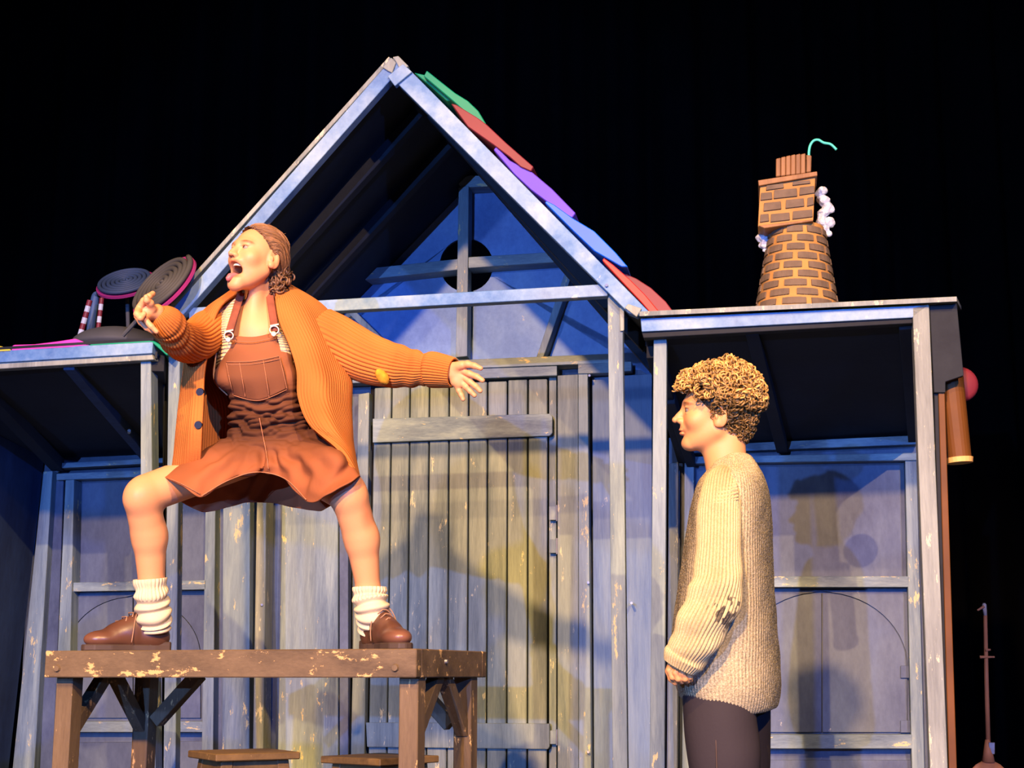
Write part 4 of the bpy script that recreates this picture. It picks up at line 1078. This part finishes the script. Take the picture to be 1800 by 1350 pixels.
ov, GO = gridsurf('dungarees', rows, M['denim'], woman, 220, 200, True, .005, wr_disp, dtint)
# bib details
def patch(name, poly_rows, G, mat, parent, off=.009, nu=30, nv=20, solid=.003, tint=None):
    rws = [[(a, b, surfY(G, a, b) - off) for a, b in catmull(np.array(r, dtype=float), 7)] for r in poly_rows]
    return gridsurf(name, rws, mat, parent, nu, nv, False, solid, None, tint or (lambda V, U, W_: np.ones((len(V), 3)) * 1.15))
pk, GP = patch('bib_pocket', [[(398, 637), (445, 636), (491, 627)], [(402, 665), (450, 665), (500, 655)], [(410, 694), (455, 703), (503, 683)]], GO, M['denim'], woman)
for pts in ([(398, 636), (445, 635), (491, 626)], [(400, 641), (445, 640), (492, 631)], [(491, 627), (498, 655), (504, 683)], [(398, 638), (403, 665), (410, 694)], [(410, 695), (455, 704), (504, 685)],
            [(421, 638), (426, 668), (431, 697)], [(463, 634), (468, 665), (473, 698)], [(405, 599), (445, 601), (492, 591)]):
    stitch('stitching', pts, GO, M['thread'], ov, .0013, .0135)
stitch('stitching', [(456, 735), (462, 765), (468, 795), (472, 825)], GO, M['thread'], ov, .0016, .005)
stitch('stitching', [(354, 872), (400, 845), (450, 830), (500, 841), (538, 878)], GO, M['thread'], ov, .0018, .006, 50)
stitch('stitching', [(300, 842), (322, 852), (352, 868)], GO, M['thread'], ov, .0012, .006)
# shirt panels
def shirt(rws, lab_):
    return gridsurf('shirt_panel', rws, M['shirt'], woman, 24, 60, False, .004, None, lambda V, U, W_: np.ones((len(V), 3)))
shirt([[(426, 520, 4.79), (412, 520, 4.80), (396, 528, 4.85)], [(418, 545, 4.745), (400, 548, 4.75), (380, 552, 4.83)], [(408, 575, 4.72), (392, 577, 4.73), (372, 582, 4.82)], [(408, 600, 4.725), (393, 602, 4.74), (380, 606, 4.82)], [(400, 640, 4.73), (390, 640, 4.75), (380, 645, 4.83)]], '')
shirt([[(474, 520, 4.78), (482, 520, 4.79), (500, 525, 4.85)], [(480, 550, 4.74), (490, 550, 4.75), (508, 555, 4.83)], [(484, 582, 4.715), (498, 585, 4.73), (514, 590, 4.82)], [(492, 610, 4.71), (508, 612, 4.73), (520, 618, 4.8)], [(500, 650, 4.71), (514, 652, 4.73), (524, 655, 4.79)]], '')
# side of the chest below the arm
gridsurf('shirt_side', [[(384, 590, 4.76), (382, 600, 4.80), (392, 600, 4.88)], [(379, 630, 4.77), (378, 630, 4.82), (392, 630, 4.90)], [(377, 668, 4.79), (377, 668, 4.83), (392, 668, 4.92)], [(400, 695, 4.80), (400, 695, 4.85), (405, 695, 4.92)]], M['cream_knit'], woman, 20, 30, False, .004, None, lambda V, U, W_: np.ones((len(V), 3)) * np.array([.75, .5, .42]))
# straps, buckles and buttons
for path, lab_ in (([(424, 516, 4.775), (415, 545, 4.725), (406, 575, 4.70), (402, 590, 4.70)], 0), ([(474, 518, 4.77), (478, 545, 4.725), (482, 570, 4.70), (484, 582, 4.70)], 1)):
    rws = [[(a - 6.5, b, Y), (a, b, Y - .004), (a + 6.5, b, Y)] for a, b, Y in path]
    gridsurf('strap', rws, M['denim_strap'], woman, 8, 40, False, .004)
for bx_, by in ((402, 590), (482, 580)):
    Yb = 4.685
    ring = [PY(bx_ + 8 * math.cos(a), by + 7 * math.sin(a), Yb) for a in np.linspace(0, 2 * math.pi, 17)]
    v, f = tubemesh(ring, .0022, 6, False); mk('buckle', v, f, M['brassy'], woman, smooth=True)
    v, f = tubemesh([PY(bx_ - 1, by + 7, Yb), PY(bx_ - 1, by + 7, Yb - .008)], [.009, .007], 14); mk('button', v, f, M['brassy'], woman)
    v, f = tubemesh([PY(bx_ - 7, by - 7, Yb), PY(bx_ + 8, by - 10, Yb)], .003, 6); mk('buckle', v, f, M['brassy'], woman)

# cardigan
def cdisp(G, U, V):
    r = .0003 * np.sin(U * 2 * math.pi * 120) * (.4 + .6 * np.clip(U * 3 - 1.6, 0, 1))
    return r + .006 * smoothnoise(G, 9, 4) + .005 * np.sin(U * 46 + 2 * np.sin(V * 3)) * np.clip(V - .25, 0, 1)
rows = [[(421, 512, 4.775), (412, 509, 4.80), (404, 512, 4.84), (430, 500, 4.91), (480, 497, 4.92), (515, 506, 4.88), (500, 500, 4.82), (483, 504, 4.77)],
        [(392, 533, 4.745), (376, 534, 4.76), (362, 545, 4.83), (400, 535, 4.95), (500, 530, 4.96), (566, 540, 4.86), (525, 524, 4.77), (485, 536, 4.735)],
        [(377, 562, 4.725), (358, 568, 4.74), (345, 575, 4.83), (390, 570, 4.99), (510, 570, 5.0), (590, 575, 4.86), (545, 560, 4.73), (492, 570, 4.70)],
        [(368, 607, 4.71), (348, 612, 4.73), (332, 618, 4.82), (380, 615, 5.02), (520, 615, 5.02), (606, 625, 4.84), (560, 612, 4.69), (509, 610, 4.67)],
        [(360, 655, 4.69), (340, 655, 4.71), (326, 660, 4.80), (375, 660, 5.04), (525, 660, 5.04), (617, 668, 4.82), (572, 660, 4.65), (521, 652, 4.645)],
        [(358, 700, 4.66), (336, 702, 4.68), (320, 705, 4.78), (382, 705, 4.97), (530, 705, 5.05), (615, 712, 4.80), (578, 705, 4.62), (524, 700, 4.63)],
        [(356, 745, 4.64), (332, 748, 4.66), (315, 752, 4.76), (384, 745, 4.95), (535, 750, 5.06), (615, 755, 4.76), (588, 752, 4.57), (544, 748, 4.58)],
        [(355, 785, 4.66), (328, 790, 4.68), (311, 795, 4.76), (384, 792, 4.95), (545, 792, 5.04), (619, 795, 4.72), (608, 795, 4.54), (592, 791, 4.52)],
        [(353, 815, 4.70), (325, 822, 4.72), (306, 830, 4.78), (384, 828, 4.95), (550, 828, 5.0), (628, 838, 4.68), (627, 838, 4.54), (625, 837, 4.50)]]
cg, GC = gridsurf('cardigan', rows, M['cardigan'], woman, 560, 200, False, .009, cdisp, lambda V, U, W_: np.clip(np.ones((len(V), 3)) * (1 + .22 * smoothnoise(V, 24, 8))[:, None], .5, 1.6))
def sdisp(n, amp=.0022, big=.004, seed=1):
    return lambda G, U, V: amp * np.sin(U * 2 * math.pi * n + 1.2 * np.sin(V * 9)) + big * smoothnoise(G, 22, seed) + .003 * np.sin(V * 60 + 2 * np.sin(U * 9)) * np.exp(-((V - .55) / .15) ** 2)
one = lambda V, U, W_: np.clip(np.ones((len(V), 3)) * (1 + .2 * smoothnoise(V, 30, 2))[:, None], .5, 1.5)
sleeve('sleeve', [(560, 585, 4.82, .085), (592, 602, 4.81, .087), (640, 627, 4.78, .080), (672, 638, 4.76, .073), (705, 645, 4.74, .064), (735, 649, 4.71, .052), (752, 650, 4.70, .046), (758, 650, 4.695, .054), (775, 652, 4.68, .051), (797, 655, 4.665, .044)], M['cardi_sleeve'], woman, 320, 200, sdisp(36), one)
sleeve('sleeve', [(385, 572, 4.84, .060), (365, 585, 4.79, .070), (342, 602, 4.70, .062), (325, 602, 4.62, .060), (310, 592, 4.54, .053), (303, 583, 4.50, .046), (298, 575, 4.48, .050), (290, 566, 4.46, .050), (281, 556, 4.44, .040), (276, 550, 4.43, .028)], M['cardi_sleeve'], woman, 300, 180, sdisp(34, seed=3), one)
for i, (a, b) in enumerate(((352, 689), (349, 747))):
    Yc_ = surfY(GC, a - 4, b) - .012
    v, f = tubemesh([PY(a, b, Yc_ + .01), PY(a - 1, b, Yc_)], [.0135, .012], 16); mk('button', v, f, M['button'], woman)
v = [(668, 655), (680, 660), (672, 668)]
pt, _ = sleeve('darned_patch', [(664, 652, 4.695, .008), (670, 660, 4.69, .016), (676, 668, 4.695, .015), (680, 674, 4.70, .006)], flat('mustard_yarn', (.62, .30, .02), .9, .3, 60, bump=.003), woman, 30, 20)
# socks
def sock(path, name='sock', nr=26, seed=0):
    def d(G, U, V):
        top = np.clip(1 - V / .22, 0, 1)
        return .0018 * np.sin(U * 2 * math.pi * nr) * (V < .26) + .0050 * (1 - top) * np.sin(V * 34 + 1.3 * np.sin(U * 6.28 + seed) + .8 * np.sin(U * 12.56 + seed)) + .004 * smoothnoise(G, 35, seed)
    return sleeve(name, path, M['cream_knit'], woman, 160, 110, d, lambda V, U, W_: np.ones((len(V), 3)), .005)
s1, _ = sock([(265, 1017, 4.78, .051), (266, 1040, 4.785, .048), (268, 1062, 4.80, .050), (271, 1082, 4.81, .050), (274, 1098, 4.825, .046), (275, 1110, 4.83, .040)])
s2, _ = sock([(650, 1032, 4.62, .050), (650, 1048, 4.62, .050), (653, 1065, 4.62, .051), (655, 1078, 4.625, .050), (656, 1092, 4.64, .046), (656, 1108, 4.655, .040)], seed=2)
# shoes
def shoe(heel, yaw, parent, length=.275, lab_=None):
    """heel: world point of the heel's back on the ground; yaw: direction the toe points"""
    f = np.array([math.cos(yaw), math.sin(yaw), 0]); s_ = np.array([-f[1], f[0], 0]); up = np.array([0, 0, 1.0]); h = npv(heel)
    R = np.stack([s_, f, up], 1)
    def W(x, y, z): return h + R @ np.array([x, y, z])
    o = [('u', ell_(W(0, .045, .045), (.038, .048, .042), R), .02), ('u', ell_(W(0, .12, .048), (.040, .080, .042), R), .025), ('u', ell_(W(0, .205, .036), (.045, .065, .030), R), .02),
         ('u', cone_(W(0, .055, .055), W(0, .048, .108), .040, .041), .02), ('u', cone_(W(0, .09, .095), W(0, .17, .058), .033, .027), .03), ('s', cone_(W(0, .046, .10), W(0, .040, .17), .036, .042), .004)]
    cut = ('s', ell_(W(0, .12, -.030), (.2, .3, .046), R), .003)
    o.append(cut)
    sh = build_blocks('shoe', o, [(h - np.array([.32, .32, .01]), h + np.array([.32, .32, .16]), .0028)], M['leather'], parent,
                      lambda V: np.clip(np.ones((len(V), 3)) * (1.0 + .5 * smoothnoise(V, 40, 3))[:, None] + np.clip(((V - h) @ f - .2) * 12, 0, .9)[:, None], .5, 2.4))
    out = [(-.032, .0), (-.038, .05), (-.034, .12), (-.048, .19), (-.044, .245), (-.022, .275), (0, .281), (.024, .275), (.046, .245), (.049, .19), (.036, .12), (.038, .05), (.032, .0), (0, -.008)]
    q = [Vector(W(x * .90, y * .985, .0)) for x, y in out]; v, fc = prism(q, Vector((0, 0, .020))); mk('sole', v, fc, M['sole'], sh, bev=.003)
    q = [Vector(W(x * .9, y, .0)) for x, y in ((-.032, 0), (-.037, .07), (.037, .07), (.032, 0), (0, -.009))]; v, fc = prism(q, Vector((0, 0, .030))); mk('heel_block', v, fc, M['sole'], sh, bev=.003)
    for i in range(4):
        y = .105 + i * .020; z = .135 - i * .0135
        v, fc = tubemesh([W(-.024, y, z - .014), W(-.010, y + .006, z), W(.010, y - .006, z), W(.024, y, z - .014)], .0022, 6); mk('lace', v, fc, M['lace'], sh, smooth=True)
    for sg in (-1, 1):
        v, fc = tubemesh(catmull([W(0, .10, .122), W(sg * .022, .108, .128), W(sg * .038, .118, .10), W(sg * .046, .124, .06), W(sg * .046, .128, .026)], 14), .0017, 6); mk('lace', v, fc, M['lace'], sh, smooth=True)
    return sh
def zt_pt(px, Y): p = PY(px, 1100, Y); return (p.x, Y, zt)
shoe(zt_pt(298, 4.87), math.radians(205), woman, .262)
shoe(zt_pt(646, 4.70), math.radians(-60), woman)

# ================================================================== the young man on the stage floor
man = thing('person', (PY(1280, 1350, 4.36).x, 4.36, 0), 'curly haired person in oatmeal knit jumper and dark trousers standing in profile facing left', 'person')
Rm = frame_from((-.99, .075, .075), (.055, -.14, .97)); tm = npv(PY(1256, 727, 4.35)); Tm = (Rm, tm, 1.0)
hm, Wm = headops(Tm, 'm')
ops = [('u', cone_(w3((1280, 850, 4.37)), Wm((0, -.040, -.03)), .058, .050), .03), ('u', cone_(w3((1274, 835, 4.37)), Wm((0, .0, -.075)), .043, .042), .03),
       el((1285, 880, 4.37), (.09, .12, .08)), el((1283, 1000, 4.37), (.10, .12, .22)), el((1283, 1170, 4.37), (.10, .13, .14)),
       sk((1285, 850, 4.25), (1285, 850, 4.49), .05, .05), sk((1275, 860, 4.22), (1262, 1030, 4.15), .04, .036), sk((1262, 1030, 4.15), (1200, 1160, 4.14), .036, .026)]
Yf = 4.14
hd = [('u', ell_(w3((1193, 1172, Yf)), (.028, .022, .022)), .012), sk((1200, 1160, Yf), (1194, 1170, Yf), .026, .024, .012)]
hd += finger([(1180, 1170, Yf - .01), (1177, 1178, Yf - .018), (1182, 1190, Yf - .016), (1188, 1196, Yf - .004)], .0105, .008, .003)
hd += finger([(1190, 1173, Yf - .014), (1188, 1182, Yf - .026), (1192, 1193, Yf - .022), (1198, 1198, Yf - .008)], .0108, .008, .003)
hd += finger([(1200, 1174, Yf - .014), (1200, 1183, Yf - .027), (1204, 1193, Yf - .022), (1208, 1197, Yf - .008)], .0105, .008, .003)
hd += finger([(1209, 1175, Yf - .01), (1211, 1183, Yf - .020), (1213, 1190, Yf - .017), (1214, 1195, Yf - .004)], .0095, .007, .003)
hd += finger([(1180, 1168, Yf + .012), (1176, 1180, Yf + .015), (1180, 1193, Yf + .008), (1187, 1200, Yf + .002)], .0115, .008, .004)
ops += hd + hm
hc2 = Wm((0, 0, -.01)); nz2 = w3((1280, 815, 4.37))[2]
blocks = [(np.array([hc2[0] - .15, hc2[1] - .15, nz2]), hc2 + .15, .0019),
          (np.array([w3((1195, 900, 4.14))[0], 4.0, .848]), np.array([w3((1350, 900, 4.3))[0], 4.62, nz2 + .004]), .005), box_([(1168, 1158, 4.09), (1222, 1206, 4.17)], .02) + (.0016,)]
tm_ = headtint(Tm, 'm')
mb = build_blocks('body', ops, blocks, M['skin_m'], man, tm_)
eyes(Tm, man, (0, 1, -.05))
# jumper
def jd(G, U, V): return .0012 * np.sin(U * 2 * math.pi * 110) + .008 * smoothnoise(G, 8, 12) + .003 * smoothnoise(G, 30, 13)
def jt(V, U, W_):
    c = np.ones((len(V), 3)) * (1 + .10 * smoothnoise(V, 14, 2))[:, None]; return np.clip(c, .5, 1.4)
rows = [[(1250, 822, 4.36), (1262, 810, 4.31), (1288, 798, 4.29), (1310, 799, 4.32), (1318, 803, 4.37), (1310, 799, 4.42), (1288, 797, 4.45), (1262, 808, 4.42)],
        [(1243, 828, 4.36), (1258, 826, 4.27), (1290, 816, 4.24), (1318, 810, 4.29), (1327, 815, 4.37), (1316, 810, 4.46), (1290, 814, 4.50), (1258, 822, 4.45)],
        ringrow((1228, 848), (1280, 843), (1340, 838), 4.36, 4.17, 4.37, 4.57),
        ringrow((1218, 880), (1283, 880), (1350, 872), 4.36, 4.14, 4.37, 4.60),
        ringrow((1211, 925), (1284, 930), (1355, 920), 4.36, 4.135, 4.37, 4.60),
        ringrow((1201, 1000), (1283, 1005), (1359, 1000), 4.36, 4.14, 4.37, 4.60),
        ringrow((1190, 1080), (1283, 1085), (1364, 1080), 4.36, 4.15, 4.37, 4.60),
        ringrow((1184, 1140), (1283, 1150), (1369, 1145), 4.36, 4.16, 4.37, 4.58),
        ringrow((1190, 1195), (1285, 1215), (1372, 1200), 4.36, 4.17, 4.37, 4.56),
        ringrow((1199, 1224), (1285, 1254), (1366, 1240), 4.36, 4.20, 4.37, 4.53, 1232),
        ringrow((1208, 1220), (1285, 1244), (1355, 1234), 4.36, 4.235, 4.37, 4.50, 1228)]
jp, GJ = gridsurf('jumper', rows, M['sweater'], man, 440, 220, True, .006, jd, jt)
def st_(V, U, W_):
    q = nproj(V); c = np.ones((len(V), 3)) * (1 + .12 * smoothnoise(V, 20, 2))[:, None]
    n = smoothnoise(V, 260, 5) + .5 * smoothnoise(V, 120, 6); d = np.hypot((q[:, 0] - 1274) / 30, (q[:, 1] - 1086) / 34)
    k = ((n > .12 + .5 * (d - .5)) & (d < 1.2))[:, None]
    return np.where(k, np.array([.05, .055, .13]), np.clip(c, .5, 1.4))
sleeve('jumper_sleeve', [(1278, 842, 4.27, .040), (1270, 858, 4.22, .056), (1265, 890, 4.16, .060), (1263, 950, 4.125, .060), (1262, 1000, 4.11, .064), (1258, 1040, 4.10, .070), (1243, 1080, 4.095, .070), (1224, 1120, 4.105, .062), (1208, 1148, 4.12, .054), (1202, 1158, 4.125, .056), (1195, 1172, 4.13, .046)],
       M['sweater_sleeve'], man, 420, 260, lambda G, U, V: .0026 * np.sin(U * 2 * math.pi * 40 + 2.0 * np.sin(V * 7)) + .006 * smoothnoise(G, 16, 7) + .004 * np.sin(V * 45 + 3 * np.sin(U * 6.28)) * np.exp(-((V - .6) / .2) ** 2), st_)
# shoulder cap with cross ribs
gridsurf('shoulder_yoke', [[(1247, 838, 4.268), (1265, 832, 4.238), (1288, 829, 4.226)], [(1243, 850, 4.20), (1266, 846, 4.170), (1292, 843, 4.165)], [(1239, 868, 4.15), (1266, 864, 4.120), (1296, 860, 4.13)], [(1235, 888, 4.125), (1265, 885, 4.097), (1297, 880, 4.12)]], M['sweater_sleeve'], man, 80, 160, False, .004,
         lambda G, U, V: .0032 * np.sin(V * 2 * math.pi * 11 + 1.2 * (U - .5) ** 2 * 10), lambda V, U, W_: np.ones((len(V), 3)))
# trousers
def td(G, U, V): return .006 * smoothnoise(G, 10, 3) + .003 * smoothnoise(G, 30, 4)
def tt(f): return lambda V, U, W_: np.ones((len(V), 3)) * f
def WY(px, z, Y):   # path point for parts below the frame: choose py giving height z
    p = PY(px, 1200, Y); q = Vector((p.x, Y, z)); return proj(q)[1]
def leg(pts, f, name='trouser_leg'):
    return sleeve(name, [(x, WY(x, z, Y), Y, r) for x, z, Y, r in pts], M['trouser'], man, 90, 90, td, tt(f), .004)
tr = leg([(1275, 1.00, 4.34, .115), (1262, .86, 4.29, .100), (1264, .74, 4.28, .100), (1272, .60, 4.27, .098), (1276, .48, 4.27, .088), (1284, .25, 4.28, .080), (1290, .07, 4.29, .078)], 1.0)
leg([(1285, 1.00, 4.40, .110), (1300, .86, 4.46, .092), (1300, .74, 4.47, .090), (1300, .48, 4.47, .082), (1298, .07, 4.46, .075)], .9)  # far leg: same twill, tinted slightly darker to paint in its shade
v, f = tubemesh([PY(x, y, Y) for x, y, Y in ((1259, 1262, 4.185), (1258, 1290, 4.178), (1259, 1320, 4.17), (1260, 1350, 4.17), (1262, 1400, 4.168))], .0014, 6); mk('side_seam', v, f, M['thread'] if 0 else flat('seam_thread', (.09, .06, .045), .8), man)
hx = PY(1325, 1200, 4.29).x
sA = shoe((hx, 4.29, 0), math.radians(180), man, .28); sB = shoe((hx + .02, 4.47, 0), math.radians(178), man, .28)
# curly hair
capm = [('u', ell_(w2(Tm, (0, -.022, .040)), np.array((.085, .106, .092)) * 1.0, Rm), .01), ('u', ell_(w2(Tm, (0, -.070, -.020)), (.060, .045, .060), Rm), .03),
        ('s', ell_(w2(Tm, (0, .082, -.026)), (.11, .068, .090), Rm), .006), ('s', ell_(w2(Tm, (0, .03, -.07)), (.12, .058, .075), Rm), .006)]
hairm = build_blocks('hair', capm, [(hc2 - .17, hc2 + .17, .003)], M['hair_m'], man, lambda V: np.full((len(V), 3), .16))
cur = []
def curl(c, n, r, L, b_, th, turns):
    n = unit(n); a = unit(np.cross(n, rng.normal(size=3))); b = np.cross(n, a); p = []; ph = random.uniform(0, 6.28)
    ax = unit(n * random.uniform(-.3, .8) + a * 1.0)
    e1 = unit(np.cross(ax, b)); e2 = np.cross(ax, e1)
    for t_ in np.linspace(0, 1, 6 + int(turns * 7)):
        ang = ph + t_ * turns * 2 * math.pi; rr = r * (1 - .35 * t_)
        p.append(c + ax * (L * (t_ - .3)) + (e1 * math.cos(ang) + e2 * math.sin(ang)) * rr)
    cur.append(([Vector(w2(Tm, q)) for q in p], (b_, b_ * .96, b_ * .85), th))
for i in range(2600):
    u = random.uniform(0, 2 * math.pi); v_ = math.acos(random.uniform(-.66, 1)); fr = math.cos(u)
    # hairline: the forehead fringe stops early, the nape runs low
    lim = 1.30 if fr > .6 else (1.50 if fr > .2 else (1.66 if fr > -.12 else 2.25))
    if v_ > lim: continue
    thick = .026 * max(0, math.cos(v_ * .8)) + .012 + (.016 if fr > .3 and v_ > .8 else 0) + (.014 if fr < -.3 and v_ < 1.7 else 0)
    if v_ > 1.75: thick = .009
    d_ = random.uniform(.3, 1) ** .6 * thick
    sp0 = scalp(Tm, u, v_, 1.0, .080, .101, .088); n = unit(sp0 - np.array([0, -.014, .034])); c = sp0 + n * d_
    up_ = np.clip(d_ / .04 + .25 * math.cos(v_), 0, 1); b_ = random.uniform(.15, .6) + 2.0 * up_ * random.uniform(.15, 1)
    if v_ > 1.5: b_ *= .5
    curl(c, n, random.uniform(.006, .0125), random.uniform(.008, .024), b_, random.uniform(.0018, .0034), random.uniform(.8, 1.5))
me_ = hairm.data; hv = np.empty(len(me_.vertices) * 3, dtype=np.float32); me_.vertices.foreach_get('co', hv); hv = hv.reshape(-1, 3) + npv(man.location)
ql = (hv - Tm[1]) @ Tm[0]; ql = ql[(ql[:, 2] < .03) & (ql[:, 1] < .01)]
for q in ql[rng.choice(len(ql), 900)]:
    n = unit(q - np.array([0, -.03, .02])); b_ = random.uniform(.2, .75)
    curl(q + n * random.uniform(.0, .008), n, random.uniform(.004, .008), random.uniform(.006, .018), b_, random.uniform(.0014, .0024), random.uniform(.7, 1.3))
hs = strands('hair_curls', cur, .0016, M['hair_m'], hairm, None, 5); hs['kind'] = 'stuff'
